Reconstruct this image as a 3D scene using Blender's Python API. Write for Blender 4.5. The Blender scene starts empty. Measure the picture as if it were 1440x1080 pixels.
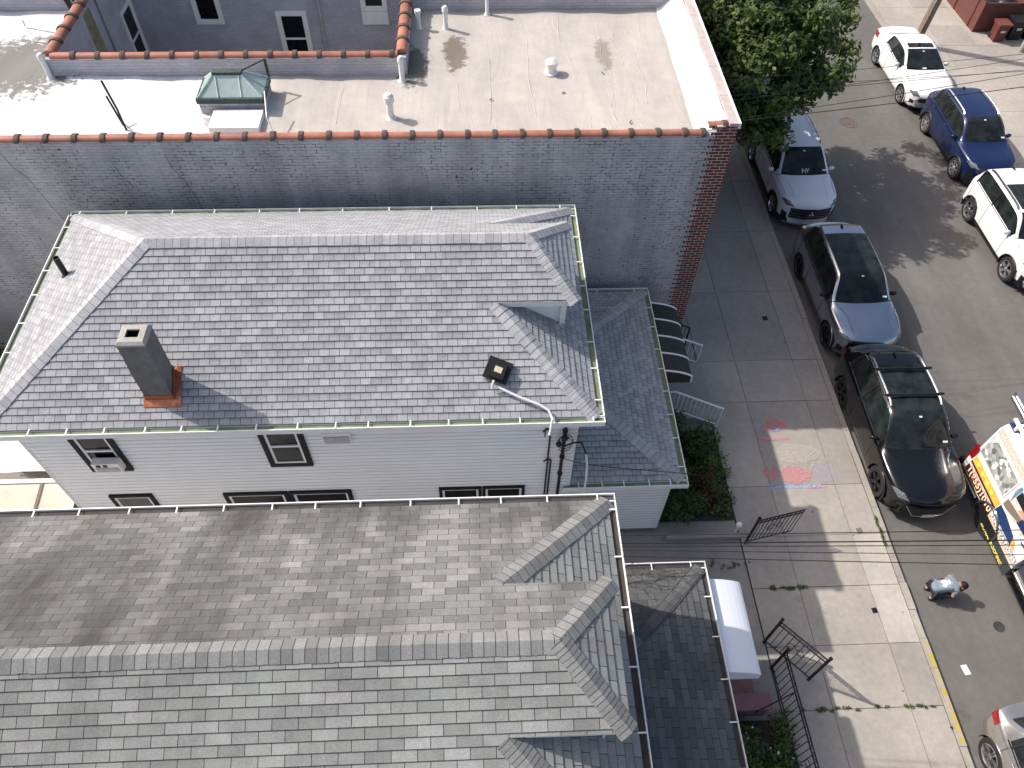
import bpy, math, random
from mathutils import Vector, Matrix
from math import radians, sin, cos, pi, atan2, sqrt

scene = bpy.context.scene
COL = scene.collection
RN = random.Random(11)
V = Vector

# ------------------------------------------------------------------ world, sun, camera
SUN_TO = V((-0.955, 0.42, 1.0)).normalized()          # direction towards the sun
SUN_EL = math.asin(SUN_TO.z)
SUN_AZ = atan2(SUN_TO.x, SUN_TO.y)                     # clockwise from +y
world = bpy.data.worlds.new("World"); scene.world = world
world.use_nodes = True
nt = world.node_tree; nt.nodes.clear()
sky = nt.nodes.new('ShaderNodeTexSky'); sky.sky_type = 'NISHITA'; sky.sun_disc = False
sky.sun_elevation = SUN_EL; sky.sun_rotation = SUN_AZ
sky.air_density = 1.0; sky.dust_density = 4.0; sky.ozone_density = 0.6
bg = nt.nodes.new('ShaderNodeBackground'); bg.inputs['Strength'].default_value = 0.14
wo = nt.nodes.new('ShaderNodeOutputWorld')
hz = nt.nodes.new('ShaderNodeMix'); hz.data_type = 'RGBA'; hz.blend_type = 'MULTIPLY'; hz.inputs[0].default_value = 1; hz.inputs[7].default_value = (1.04, 1.0, .985, 1)   # hazy summer air
nt.links.new(sky.outputs[0], hz.inputs[6]); nt.links.new(hz.outputs[2], bg.inputs[0]); nt.links.new(bg.outputs[0], wo.inputs[0])
sd = bpy.data.lights.new('sun', 'SUN'); sd.energy = 3.6; sd.angle = radians(0.55); sd.color = (1.0, 0.955, 0.905)
so = bpy.data.objects.new('sun', sd); COL.objects.link(so)
so.rotation_euler = (-SUN_TO).to_track_quat('-Z', 'Y').to_euler(); so.location = (-20, 10, 30)

CAM_H = 16.0
yaw, pitch, roll = radians(3.7), radians(52.6), radians(1.65)
fwd = V((sin(yaw)*cos(pitch), cos(yaw)*cos(pitch), -sin(pitch)))
right = V((cos(yaw), -sin(yaw), 0)); up = right.cross(fwd)
r2 = right*cos(roll) + up*sin(roll); u2 = up*cos(roll) - right*sin(roll)
cd = bpy.data.cameras.new('camera'); cd.sensor_width = 36; cd.lens = 1070/1440*36
cd.clip_start = 0.1; cd.clip_end = 2000
cam = bpy.data.objects.new('camera', cd); COL.objects.link(cam)
m3 = Matrix((r2, u2, -fwd)).transposed()
cam.matrix_world = Matrix.Translation((0, 0, CAM_H)) @ m3.to_4x4()
scene.camera = cam
vs = scene.view_settings
vs.view_transform = 'Standard'; vs.look = 'None'; vs.exposure = 0.40; vs.gamma = 1.0; vs.use_curve_mapping = False

# ------------------------------------------------------------------ materials
class NT:
    def __init__(s, name):
        s.m = bpy.data.materials.new(name); s.m.use_nodes = True
        s.t = s.m.node_tree; s.b = s.t.nodes['Principled BSDF']; s.out = s.t.nodes['Material Output']
    def n(s, typ, **kw):
        x = s.t.nodes.new(typ)
        for k, v in kw.items():
            if k in x.inputs: x.inputs[k].default_value = v
            else: setattr(x, k, v)
        return x
    def l(s, a, b): s.t.links.new(a, b)
    def math(s, op, a, b=None, clamp=False):
        x = s.n('ShaderNodeMath', operation=op); x.use_clamp = clamp
        for i, q in enumerate((a, b)):
            if q is None: continue
            if isinstance(q, (int, float)): x.inputs[i].default_value = q
            else: s.l(q, x.inputs[i])
        return x.outputs[0]
    def mix(s, a, b, fac, mode='MIX'):
        x = s.n('ShaderNodeMix', data_type='RGBA', blend_type=mode)
        for i, q in ((0, fac), (6, a), (7, b)):
            if isinstance(q, (int, float)): x.inputs[i].default_value = q
            elif isinstance(q, tuple): x.inputs[i].default_value = (*q[:3], 1)
            else: s.l(q, x.inputs[i])
        return x.outputs[2]
    def ramp(s, fac, stops, interp='LINEAR'):
        x = s.n('ShaderNodeValToRGB'); e = x.color_ramp.elements; x.color_ramp.interpolation = interp
        while len(e) < len(stops): e.new(0.5)
        for k, (p, c) in enumerate(stops):
            e[k].position = p
            e[k].color = (c, c, c, 1) if isinstance(c, (int, float)) else (*c, 1)
        s.l(fac, x.inputs[0]); return x.outputs[0]
    def coord(s, which='Object', scale=None):
        o = s.n('ShaderNodeTexCoord').outputs[which]
        if scale is not None:
            mp = s.n('ShaderNodeMapping'); mp.inputs['Scale'].default_value = scale; s.l(o, mp.inputs[0]); o = mp.outputs[0]
        return o
    def noise(s, vec, scale, detail=4, rough=.55, dist=0):
        x = s.n('ShaderNodeTexNoise'); x.inputs['Scale'].default_value = scale; x.inputs['Detail'].default_value = detail
        x.inputs['Roughness'].default_value = rough; x.inputs['Distortion'].default_value = dist
        s.l(vec, x.inputs['Vector']); return x.outputs[0]
    def bump(s, h, strength=.3, dist=.02):
        x = s.n('ShaderNodeBump'); x.inputs['Strength'].default_value = strength; x.inputs['Distance'].default_value = dist
        s.l(h, x.inputs['Height']); s.l(x.outputs[0], s.b.inputs['Normal']); return x
    def set(s, col=None, rough=None, metal=None, spec=None, coat=None):
        if col is not None:
            if isinstance(col, tuple): s.b.inputs['Base Color'].default_value = (*col[:3], 1)
            else: s.l(col, s.b.inputs['Base Color'])
        if rough is not None: s.b.inputs['Roughness'].default_value = rough
        if metal is not None: s.b.inputs['Metallic'].default_value = metal
        if spec is not None: s.b.inputs['Specular IOR Level'].default_value = spec
        if coat is not None: s.b.inputs['Coat Weight'].default_value = coat; s.b.inputs['Coat Roughness'].default_value = .04
        return s.m

def simple(name, col, rough=.6, metal=0., spec=.4, coat=0., var=.12, scale=6., bump=0.):
    q = NT(name); c = q.coord()
    nz = q.noise(c, scale, 5, .6)
    f = q.ramp(nz, [(.3, 1-var), (.7, 1+var)])
    q.set(q.mix(col, f, 1.0, 'MULTIPLY'), rough, metal, spec, coat)
    if bump: q.bump(q.noise(c, scale*8, 3), bump, .01)
    return q.m

def shingle_mat(name, stops, w, e, mortar, mcol, band=0., stain=0., lam=False, lichen=None):
    q = NT(name); uv = q.coord('UV')
    def brick(ww, off, freq, ms):
        b = q.n('ShaderNodeTexBrick', offset=off, offset_frequency=freq, squash=1.0)
        b.inputs['Color1'].default_value = (0, 0, 0, 1); b.inputs['Color2'].default_value = (1, 1, 1, 1)
        b.inputs['Mortar'].default_value = (.5, .5, .5, 1); b.inputs['Scale'].default_value = 1
        b.inputs['Mortar Size'].default_value = ms; b.inputs['Mortar Smooth'].default_value = .2
        b.inputs['Brick Width'].default_value = ww; b.inputs['Row Height'].default_value = e
        q.l(uv, b.inputs['Vector']); return b
    b1 = brick(w, .5, 2, mortar)
    g = q.n('ShaderNodeRGBToBW'); q.l(b1.outputs['Color'], g.inputs[0]); gv = g.outputs[0]
    if lam:
        b2 = brick(w*1.63, .37, 3, 0.0); g2 = q.n('ShaderNodeRGBToBW'); q.l(b2.outputs['Color'], g2.inputs[0])
        gv = q.math('ADD', q.math('MULTIPLY', gv, .55), q.math('MULTIPLY', g2.outputs[0], .45))
    col = q.ramp(gv, stops)
    big = q.noise(uv, .55, 4, .6)
    col = q.mix(col, q.ramp(big, [(.3, .94), (.7, 1.05)] if lam else [(.3, .86), (.7, 1.1)]), 1., 'MULTIPLY')
    grain = q.noise(uv, 85, 2, .7)
    col = q.mix(col, q.ramp(grain, [(.25, .78), (.75, 1.2)]), 1., 'MULTIPLY')
    col = q.mix(col, q.ramp(q.noise(uv, 34, 3, .7), [(.3, .84), (.7, 1.16)]), 1., 'MULTIPLY')
    col = q.mix(col, q.ramp(q.noise(uv, 6, 4, .65), [(.3, .91), (.7, 1.09)]), 1., 'MULTIPLY')
    if lam:   # printed darker band of granules at the head of the thinner tabs
        sp = q.n('ShaderNodeSeparateXYZ'); q.l(uv, sp.inputs[0])
        fr = q.math('FRACT', q.math('DIVIDE', sp.outputs[1], e))
        m = q.math('MULTIPLY', q.ramp(fr, [(.45, 0.), (.95, 1.)]), q.ramp(gv, [(.3, 1.), (.65, .15)]))
        col = q.mix(col, (.19, .195, .21), q.math('MULTIPLY', m, band))
    if stain:
        mp = q.n('ShaderNodeMapping'); mp.inputs['Scale'].default_value = (.62, .16, 1); q.l(uv, mp.inputs[0])
        st = q.noise(mp.outputs[0], 1.0, 5, .6)
        col = q.mix(col, (.060, .058, .054), q.math('MULTIPLY', q.ramp(st, [(.42, 0.), (.64, 1.)]), stain))
    if lichen:
        lm = q.noise(uv, 1.1, 5, .65)
        col = q.mix(col, lichen, q.math('MULTIPLY', q.ramp(lm, [(.45, 0.), (.7, 1.)]), .45))
    col = q.mix(col, mcol, b1.outputs['Fac'])
    q.set(col, .9, 0, .2)
    q.bump(grain, .35, .004)
    return q.m

def brick_mat(name, c1, c2, mort, bw=.21, rh=.072, ms=.010, painted=False):
    q = NT(name); uv = q.coord('UV')
    wob = q.noise(uv, 3, 2)
    b = q.n('ShaderNodeTexBrick', offset=.5)
    b.inputs['Color1'].default_value = (*c1, 1); b.inputs['Color2'].default_value = (*c2, 1); b.inputs['Mortar'].default_value = (*mort, 1)
    b.inputs['Scale'].default_value = 1; b.inputs['Mortar Size'].default_value = ms; b.inputs['Brick Width'].default_value = bw
    b.inputs['Row Height'].default_value = rh; b.inputs['Mortar Smooth'].default_value = .4; b.inputs['Bias'].default_value = 0
    q.l(uv, b.inputs['Vector'])
    col = b.outputs['Color']
    nz = q.noise(uv, 1.3, 6, .65)
    col = q.mix(col, q.ramp(nz, [(.3, .82), (.7, 1.14)]), 1., 'MULTIPLY')
    if painted:
        # open joints and chips where the paint has failed
        patch = q.ramp(q.noise(uv, .8, 3), [(.40, .12), (.56, 1.)])
        chip = q.ramp(q.noise(uv, 7, 4, .7), [(.47, 0.), (.57, 1.)])
        m = q.math('MULTIPLY', q.math('MULTIPLY', b.outputs['Fac'], chip), patch)
        col = q.mix(col, (.045, .042, .045), q.math('MULTIPLY', m, .9))
        bits = q.ramp(q.noise(uv, 5.2, 3, .5), [(.70, 0.), (.715, 1.)])
        col = q.mix(col, (.07, .05, .05), q.math('MULTIPLY', bits, .85))
        mp = q.n('ShaderNodeMapping'); mp.inputs['Scale'].default_value = (1.6, .12, 1); q.l(uv, mp.inputs[0])
        st = q.noise(mp.outputs[0], 1.0, 5, .6)
        col = q.mix(col, q.ramp(st, [(.35, .78), (.65, 1.08)]), 1., 'MULTIPLY')
    q.set(col, .85, 0, .25)
    h = q.math('SUBTRACT', q.math('MULTIPLY', wob, .3), b.outputs['Fac'])
    q.bump(h, .8, .012)
    return q.m

def concrete_mat(name, base, joints=None, stain=.35):
    q = NT(name); c = q.coord()
    a = q.noise(c, .5, 6, .62); b = q.noise(c, 7, 5, .65); d = q.noise(c, 90, 2, .6)
    col = q.mix(base, q.ramp(a, [(.3, .84), (.7, 1.12)]), 1., 'MULTIPLY')
    col = q.mix(col, q.ramp(b, [(.3, .9), (.7, 1.08)]), 1., 'MULTIPLY')
    col = q.mix(col, q.ramp(d, [(.3, .88), (.7, 1.1)]), 1., 'MULTIPLY')
    sp = q.ramp(q.noise(c, 1.7, 5, .7), [(.60, 0.), (.72, 1.)])
    col = q.mix(col, tuple(x*.55 for x in base), q.math('MULTIPLY', sp, stain))
    gum = q.n('ShaderNodeTexVoronoi'); gum.inputs['Scale'].default_value = 1.5; q.l(c, gum.inputs['Vector'])
    gm = q.ramp(gum.outputs['Distance'], [(.03, 1.), (.045, 0.)])
    col = q.mix(col, (.05, .047, .045), q.math('MULTIPLY', gm, .75))
    q.set(col, .88, 0, .25); q.bump(q.math('ADD', b, d), .25, .006)
    return q.m

M = {}
M['h2_shingle'] = shingle_mat('house2_shingle', [(0., (.275, .28, .293)), (.5, (.34, .346, .36)), (1., (.405, .411, .424))], .172, .125, .005, (.075, .077, .085), band=.75, lam=True)
M['h2_cap'] = shingle_mat('house2_cap', [(0., (.36, .365, .38)), (1., (.46, .465, .475))], .135, 5., .004, (.10, .10, .11))
M['h1_shingle'] = shingle_mat('house1_shingle', [(0., (.225, .233, .22)), (.45, (.272, .28, .265)), (.8, (.315, .32, .303)), (1., (.36, .362, .347))], .305, .135, .005, (.035, .035, .035), stain=.35, lichen=(.27, .305, .27))
M['h1_algae'] = shingle_mat('house1_algae_shingle', [(0., (.155, .158, .155)), (.45, (.205, .207, .203)), (.8, (.24, .242, .238)), (1., (.28, .28, .276))], .305, .135, .0055, (.05, .05, .048), stain=.95)
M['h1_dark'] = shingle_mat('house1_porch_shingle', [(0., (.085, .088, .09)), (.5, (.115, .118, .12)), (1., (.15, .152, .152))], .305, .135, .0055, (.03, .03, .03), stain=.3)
M['h1_cap'] = shingle_mat('house1_cap', [(0., (.20, .205, .198)), (.5, (.25, .254, .246)), (1., (.295, .298, .29))], .14, 5., .006, (.06, .06, .06), stain=.25)
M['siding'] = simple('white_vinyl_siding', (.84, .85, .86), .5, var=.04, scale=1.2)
M['white_trim'] = simple('white_painted_metal', (.78, .78, .76), .4, var=.05, scale=4)
M['gutter_moss'] = simple('algae_stained_gutter_bed', (.15, .20, .105), .7, var=.3, scale=3)
M['gutter_dark'] = simple('shadow_black_gutter_bed', (.05, .045, .04), .8, var=.3, scale=4)  # shadow inside the trough, painted as a near-black bed
M['dark_trim'] = simple('dark_bronze_trim', (.014, .015, .019), .6, spec=.2, var=.1)
M['glass'] = simple('dark_window_glass', (.008, .009, .010), .08, spec=.3, var=.2, scale=2)
M['blind'] = simple('window_blind', (.10, .11, .11), .2, var=.1)
M['painted_brick'] = brick_mat('grey_painted_brick', (.46, .46, .475), (.52, .52, .535), (.43, .43, .445), painted=True)
M['court_brick'] = brick_mat('grey_painted_court_wall', (.43, .43, .465), (.48, .48, .515), (.40, .40, .435))
M['red_brick'] = brick_mat('red_brick', (.17, .05, .042), (.10, .03, .027), (.42, .38, .34), ms=.014)
M['terracotta'] = simple('terracotta_tile', (.36, .145, .095), .6, var=.28, scale=2.5)
M['tile_collar'] = simple('weathered_tile_collar', (.10, .075, .06), .8, var=.4, scale=9)
M['stone'] = simple('pinkish_coping_stone', (.46, .40, .38), .8, var=.12, scale=5)
M['mem_white'] = simple('white_roof_coating', (.78, .76, .72), .6, var=.04, scale=2)
M['metal_grey'] = simple('galvanised_grey', (.42, .42, .42), .5, .3, var=.15)
M['white_pipe'] = simple('white_pipe_paint', (.74, .73, .70), .5, var=.12, scale=9)
M['black'] = simple('black_plastic', (.012, .012, .013), .5, var=.15)
M['rubber'] = simple('tyre_rubber', (.022, .021, .021), .8, var=.2)
M['iron'] = simple('black_wrought_iron', (.010, .010, .011), .5, var=.2)
M['copper'] = simple('copper_flashing', (.48, .19, .10), .38, .75, var=.35, scale=14)
M['stucco'] = simple('grey_chimney_stucco', (.17, .165, .155), .9, var=.2, scale=7, bump=.5)
M['chim_top'] = simple('chimney_mortar_cap', (.36, .35, .31), .9, var=.18, scale=16, bump=.4)
M['soot'] = simple('soot', (.004, .004, .004), .9)
M['verdigris'] = simple('verdigris_skylight_frame', (.035, .065, .055), .6, var=.5, scale=14)
M['skyglass'] = simple('pale_green_skylight_glass', (.42, .50, .47), .2, var=.1)
M['skybar'] = simple('pale_verdigris_bar', (.42, .56, .50), .6, var=.15)
M['soil'] = simple('garden_soil', (.05, .04, .03), .95, var=.4, scale=5, bump=.8)
M['wood'] = simple('weathered_pole_wood', (.25, .17, .11), .85, var=.25, scale=8, bump=.4)
M['bark'] = simple('bark', (.085, .068, .052), .9, var=.3, scale=9, bump=.8)
M['skin'] = simple('skin', (.42, .22, .15), .5, var=.06)
M['cable'] = simple('cable_black', (.012, .012, .013), .6)
M['chrome'] = simple('chrome', (.75, .75, .76), .12, 1., var=.03)
M['alloy'] = simple('alloy_silver', (.62, .62, .63), .25, .9, var=.05)
M['alloy_dark'] = simple('dark_alloy', (.05, .05, .055), .3, .8, var=.1)
M['headlamp'] = simple('headlamp_lens', (.20, .21, .225), .06, .3, var=.7, scale=22)
M['lamp_red'] = simple('tail_lamp_red', (.24, .008, .010), .12, var=.1, coat=.6)
M['plate'] = simple('number_plate', (.62, .61, .52), .4, var=.2, scale=40)
M['decal_white'] = simple('white_sticker', (.80, .80, .80), .5, var=.02)
M['siding_edge'] = simple('shade_painted_siding_edge', (.44, .45, .47), .7, var=.1)  # darker colour stands in for the shade line at each board's lap
M['seam'] = simple('panel_gap', (.02, .02, .02), .7)

def paint(name, col, metal=.0, rough=.28, coat=.7):
    q = NT(name); c = q.coord()
    dirt = q.ramp(q.noise(c, 2.2, 4), [(.3, .94), (.7, 1.04)])
    q.set(q.mix(col, dirt, 1., 'MULTIPLY'), rough, metal, .4, coat)
    return q.m
def glassmat(name, col):
    q = NT(name); q.set(q.mix(col, q.ramp(q.noise(q.coord(), 3.5, 2), [(.35, .6), (.65, 1.5)]), 1., 'MULTIPLY'), .03, 0, .3); return q.m
M['car_glass'] = glassmat('car_glass', (.016, .020, .020))

def leaf_mat(name, stops, trans=.3):
    q = NT(name); uv = q.coord('UV'); sp = q.n('ShaderNodeSeparateXYZ'); q.l(uv, sp.inputs[0])
    col = q.ramp(sp.outputs[0], stops)
    q.set(col, .5, 0, .3)
    tr = q.n('ShaderNodeBsdfTranslucent'); q.l(q.mix(col, (1.0, 1.25, .45), 1., 'MULTIPLY'), tr.inputs[0])
    mx = q.n('ShaderNodeMixShader'); mx.inputs[0].default_value = trans
    q.l(q.b.outputs[0], mx.inputs[1]); q.l(tr.outputs[0], mx.inputs[2]); q.l(mx.outputs[0], q.out.inputs[0])
    return q.m
M['leaf_tree'] = leaf_mat('street_tree_leaf', [(0., (.034, .058, .020)), (.55, (.075, .112, .034)), (1., (.20, .23, .065))])
M['leaf_dark'] = leaf_mat('dark_shrub_leaf', [(0., (.03, .055, .02)), (1., (.075, .12, .04))])
M['leaf_yellow'] = leaf_mat('yellow_shrub_leaf', [(0., (.16, .17, .02)), (1., (.34, .32, .05))])
M['leaf_red'] = leaf_mat('red_shrub_leaf', [(0., (.055, .05, .02)), (.6, (.05, .07, .025)), (1., (.20, .035, .03))])
M['leaf_mid'] = leaf_mat('mid_green_leaf', [(0., (.045, .08, .024)), (1., (.13, .19, .05))])

# ------------------------------------------------------------------ mesh builder
ROOT = {}
class MB:
    def __init__(s): s.v = []; s.f = []; s.uv = []; s.mi = []
    def face(s, pts, uv=None, m=0):
        b = len(s.v); s.v.extend([tuple(p) for p in pts]); s.f.append(tuple(range(b, b+len(pts))))
        if uv is None:
            n = Vector((0, 0, 0)); P = [Vector(p) for p in pts]
            for i in range(len(P)): n += (P[i]-P[0]).cross(P[(i+1) % len(P)]-P[0])
            ax = max(range(3), key=lambda k: abs(n[k]))
            uv = [((p[1], p[2]) if ax == 0 else (p[0], p[2]) if ax == 1 else (p[0], p[1])) for p in P]
        s.uv.append(uv); s.mi.append(m)
    def grid(s, rows, m=0, closed=False, uvs=None):
        """rows: equal-length lists of points sharing vertices; smooth-able"""
        b = len(s.v); n = len(rows[0])
        for r in rows: s.v.extend([tuple(p) for p in r])
        for i in range(len(rows)-1):
            for j in range(n if closed else n-1):
                j2 = (j+1) % n
                s.f.append((b+i*n+j, b+i*n+j2, b+(i+1)*n+j2, b+(i+1)*n+j))
                s.uv.append([(j/n, i), ((j+1)/n, i), ((j+1)/n, i+1), (j/n, i+1)] if uvs is None else [uvs[i][j], uvs[i][j2], uvs[i+1][j2], uvs[i+1][j]]); s.mi.append(m)
    def obox(s, O, U, Vv, N, u0, u1, v0, v1, n0, n1, m=0):
        O, U, Vv, N = V(O), V(U), V(Vv), V(N)
        P = lambda a, b, c: O + U*a + Vv*b + N*c
        c = [P(a, b, d) for a in (u0, u1) for b in (v0, v1) for d in (n0, n1)]
        q = [(0, 1, 3, 2), (4, 6, 7, 5), (0, 4, 5, 1), (2, 3, 7, 6), (0, 2, 6, 4), (1, 5, 7, 3)]
        flip = U.cross(Vv).dot(N) < 0
        for f in q:
            f = f[::-1] if not flip else f
            s.face([c[i] for i in f], None, m)
    def box(s, x0, x1, y0, y1, z0, z1, m=0):
        s.obox((0, 0, 0), (1, 0, 0), (0, 1, 0), (0, 0, 1), x0, x1, y0, y1, z0, z1, m)
    def tube(s, path, rad, n=8, m=0, cap=True, closed=False):
        P = [V(p) for p in path]; rad = rad if isinstance(rad, (list, tuple)) else [rad]*len(P)
        ref = None; rows = []
        for i, p in enumerate(P):
            if closed: t = P[(i+1) % len(P)]-P[i-1]
            else: t = (P[min(i+1, len(P)-1)]-P[max(i-1, 0)])
            t.normalize()
            if ref is None:
                ref = t.orthogonal().normalized()
            ref = (ref - t*ref.dot(t)).normalized(); bi = t.cross(ref)
            rows.append([p + (ref*cos(2*pi*k/n)+bi*sin(2*pi*k/n))*rad[i] for k in range(n)])
        if closed: rows.append(rows[0])
        s.grid(rows, m, True)
        if cap and not closed:
            s.face(rows[0][::-1], None, m); s.face(rows[-1], None, m)
    def lathe(s, c, axis, prof, n=24, m=0, cap=(True, True)):
        c = V(c); ax = V(axis).normalized(); a = ax.orthogonal().normalized(); b = ax.cross(a)
        rows = [[c + ax*h + (a*cos(2*pi*k/n)+b*sin(2*pi*k/n))*r for k in range(n)] for r, h in prof]
        s.grid(rows, m, True)
        if cap[0]: s.face(rows[0][::-1], None, m)
        if cap[1]: s.face(rows[-1], None, m)
    def build(s, name, mats, parent=None, smooth=False, bevel=0, kind=None, label=None, angle=40):
        me = bpy.data.meshes.new(name)
        off = ROOT.get(parent.name, V((0, 0, 0))) if parent else V((0, 0, 0))
        me.from_pydata([V(p)-off for p in s.v], [], s.f)
        ul = me.uv_layers.new(name='UVMap'); k = 0
        for fi, poly in enumerate(me.polygons):
            for j in range(len(poly.vertices)):
                ul.data[poly.loop_start+j].uv = s.uv[fi][j][:2]
            poly.material_index = s.mi[fi]; poly.use_smooth = smooth
        for mm in (mats if isinstance(mats, (list, tuple)) else [mats]): me.materials.append(M[mm] if isinstance(mm, str) else mm)
        if smooth:
            try: me.set_sharp_from_angle(angle=radians(angle))
            except Exception: pass
        o = bpy.data.objects.new(name, me); COL.objects.link(o)
        if parent: o.parent = parent; ROOT[o.name] = off
        if bevel:
            md = o.modifiers.new('bevel', 'BEVEL'); md.width = bevel; md.segments = 2; md.limit_method = 'ANGLE'
        if kind: o['kind'] = kind
        if label: o['label'] = label
        return o

def thing(name, label, cat, loc=(0, 0, 0), rotz=0, group=None, local=False):
    o = bpy.data.objects.new(name, None); COL.objects.link(o); o.empty_display_size = .2
    o.location = loc; o.rotation_euler = (0, 0, rotz); o['label'] = label; o['category'] = cat
    if group: o['group'] = group
    ROOT[o.name] = V((0, 0, 0)) if local else V(loc)
    return o
def tag(o, label, cat, group=None):
    o['label'] = label; o['category'] = cat
    if group: o['group'] = group
    return o

def clip(poly, k, lo, hi):
    """clip a convex 2-D polygon to lo <= coordinate k <= hi"""
    for val, sg in ((lo, 1), (hi, -1)):
        out = []
        for i in range(len(poly)):
            a, b = poly[i], poly[(i+1) % len(poly)]
            da, db = sg*(a[k]-val), sg*(b[k]-val)
            if da >= -1e-9: out.append(a)
            if (da > 1e-9 and db < -1e-9) or (da < -1e-9 and db > 1e-9):
                t = da/(da-db); out.append((a[0]+(b[0]-a[0])*t, a[1]+(b[1]-a[1])*t))
        poly = out
        if len(poly) < 3: return []
    return poly

def courses(mb, poly, eave_pt, udir, e=.125, t=.012, m=0, base=.004):
    """lay shingle courses as real overlapping strips over a planar convex polygon"""
    P = [V(p) for p in poly]; u = V(udir).normalized()
    n = V((0, 0, 0))
    for i in range(1, len(P)-1): n += (P[i]-P[0]).cross(P[i+1]-P[0])
    n.normalize()
    if n.z < 0: n = -n
    v = n.cross(u).normalized()
    if v.z < 0: v = -v
    O = V(eave_pt); q = [((p-O).dot(u), (p-O).dot(v)) for p in P]
    lo = min(a[1] for a in q); hi = max(a[1] for a in q)
    k = math.floor(lo/e+1e-6)
    while k*e < hi-1e-6:
        c = clip(q, 1, k*e, (k+1)*e); r = (k % 7)*.37
        if len(c) >= 3:
            h = lambda y: base + t*(1-(y-k*e)/e)
            pts = [O+u*a+v*b+n*h(b) for a, b in c]
            if (pts[1]-pts[0]).cross(pts[2]-pts[0]).dot(n) < 0: c = c[::-1]; pts = pts[::-1]
            mb.face(pts, [(a+40, b+40*e) for a, b in c], m)
            bot = [a for a in c if abs(a[1]-k*e) < 1e-6]
            if len(bot) >= 2:
                a0, a1 = min(b[0] for b in bot), max(b[0] for b in bot)
                mb.face([O+u*a0+v*(k*e)-n*.004, O+u*a1+v*(k*e)-n*.004, O+u*a1+v*(k*e)+n*h(k*e), O+u*a0+v*(k*e)+n*h(k*e)],
                        [(a0+40, k*e+40*e+.02), (a1+40, k*e+40*e+.02), (a1+40, k*e+40*e+.02), (a0+40, k*e+40*e+.02)], m)
        k += 1

def caps(mb, A, B, dl, dr, w=.15, e=.135, t=.005, m=0, lift=.024):
    """bent cap shingles lapped along a hip or ridge from A (lowest or start) to B"""
    A, B, dl, dr = V(A), V(B), V(dl).normalized(), V(dr).normalized()
    L = (B-A).length; d = (B-A)/L; n = -(dl+dr)
    n = n.normalized() if n.length > 1e-4 else V((0, 0, 1))
    if n.z < 0: n = -n
    k = 0
    while k*e < L:
        a, b = k*e, min((k+1)*e, L)
        ww = w*(1+RN.uniform(-.03, .03)); tt = t*RN.uniform(.7, 1.4)
        p0 = A+d*a+n*(lift+tt); p1 = A+d*b+n*lift
        uv = lambda x, y: (x+.0, y+.3)
        for dd in (dl, dr):
            mid0, mid1 = p0+dd*ww*.25+n*.004-n*0, p1+dd*ww*.25+n*.004
            f = [p0, p1, p1+dd*ww, p0+dd*ww]
            if (f[1]-f[0]).cross(f[2]-f[0]).dot(n) < 0: f = f[::-1]; u = [(a+.002, .3+ww), (b-.002, .3+ww), (b-.002, .3), (a+.002, .3)]
            else: u = [(a+.002, .3), (b-.002, .3), (b-.002, .3+ww), (a+.002, .3+ww)]
            mb.face(f, u, m)
            g = [p0, p0+dd*ww, p0+dd*ww-n*(tt+.02), p0-n*(tt+.02)]
            mb.face(g, [(a+.01, .3)]*4, m)
            g = [p0+dd*ww, p1+dd*ww, p1+dd*ww-n*(lift+.01), p0+dd*ww-n*(lift+.02)]
            mb.face(g, [(a+.01, .3)]*4, m)
        k += 1
# ------------------------------------------------------------------ houses
def lap_wall(mb, O, U, N, w, z0, z1, lap=.115, t=.020, m=0):
    """horizontal lap siding: each board tilts out at its lower edge"""
    O, U, N = V(O), V(U), V(N); Z = V((0, 0, 1)); z = z0
    while z < z1-1e-6:
        zt = min(z+lap, z1)
        zm = z+(zt-z)*.68
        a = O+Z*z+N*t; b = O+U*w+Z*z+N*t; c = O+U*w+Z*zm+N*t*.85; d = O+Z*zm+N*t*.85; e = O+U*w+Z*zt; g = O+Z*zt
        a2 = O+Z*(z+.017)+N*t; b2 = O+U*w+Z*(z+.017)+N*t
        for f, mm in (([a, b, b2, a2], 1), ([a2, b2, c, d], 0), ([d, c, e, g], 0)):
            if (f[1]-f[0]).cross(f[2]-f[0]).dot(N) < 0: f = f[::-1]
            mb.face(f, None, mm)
        f = [O+Z*z, O+U*w+Z*z, b, a]
        mb.face(f, None, m); z = zt

def gutter(parent, A, B, out, bed, w=.125, h=.11, step=.62, z0=0., name='gutter', label=None):
    """open eaves trough from A to B (points on the shingle edge) with straps across the top"""
    A, B, out = V(A), V(B), V(out); L = (B-A).length; U = (B-A)/L; Z = V((0, 0, 1))
    g = MB()
    g.obox(A, U, out, Z, 0, L, w-.018, w, -h, .014)
    g.obox(A, U, out, Z, 0, L, .0, .012, -h, -.012)
    g.obox(A, U, out, Z, 0, .012, .0125, w-.0225, -h, .004)
    g.obox(A, U, out, Z, L-.012, L, .0125, w-.0225, -h, .004)
    o = g.build(name, 'white_trim', parent, label=label)
    b = MB(); b.obox(A, U, out, Z, .013, L-.013, .013, w-.023, -h+.02, -.035)
    b.build('gutter_bed', bed, o)
    k = .33; proto = None
    while k < L-.1:
        q = MB(); kk = k+RN.uniform(-.06, .06)
        q.obox(A, U, out, Z, kk-.011, kk+.011, -.03, w-.006, .0145, .020)
        q.build('gutter_strap', 'white_trim', o); k += step
    return o

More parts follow.
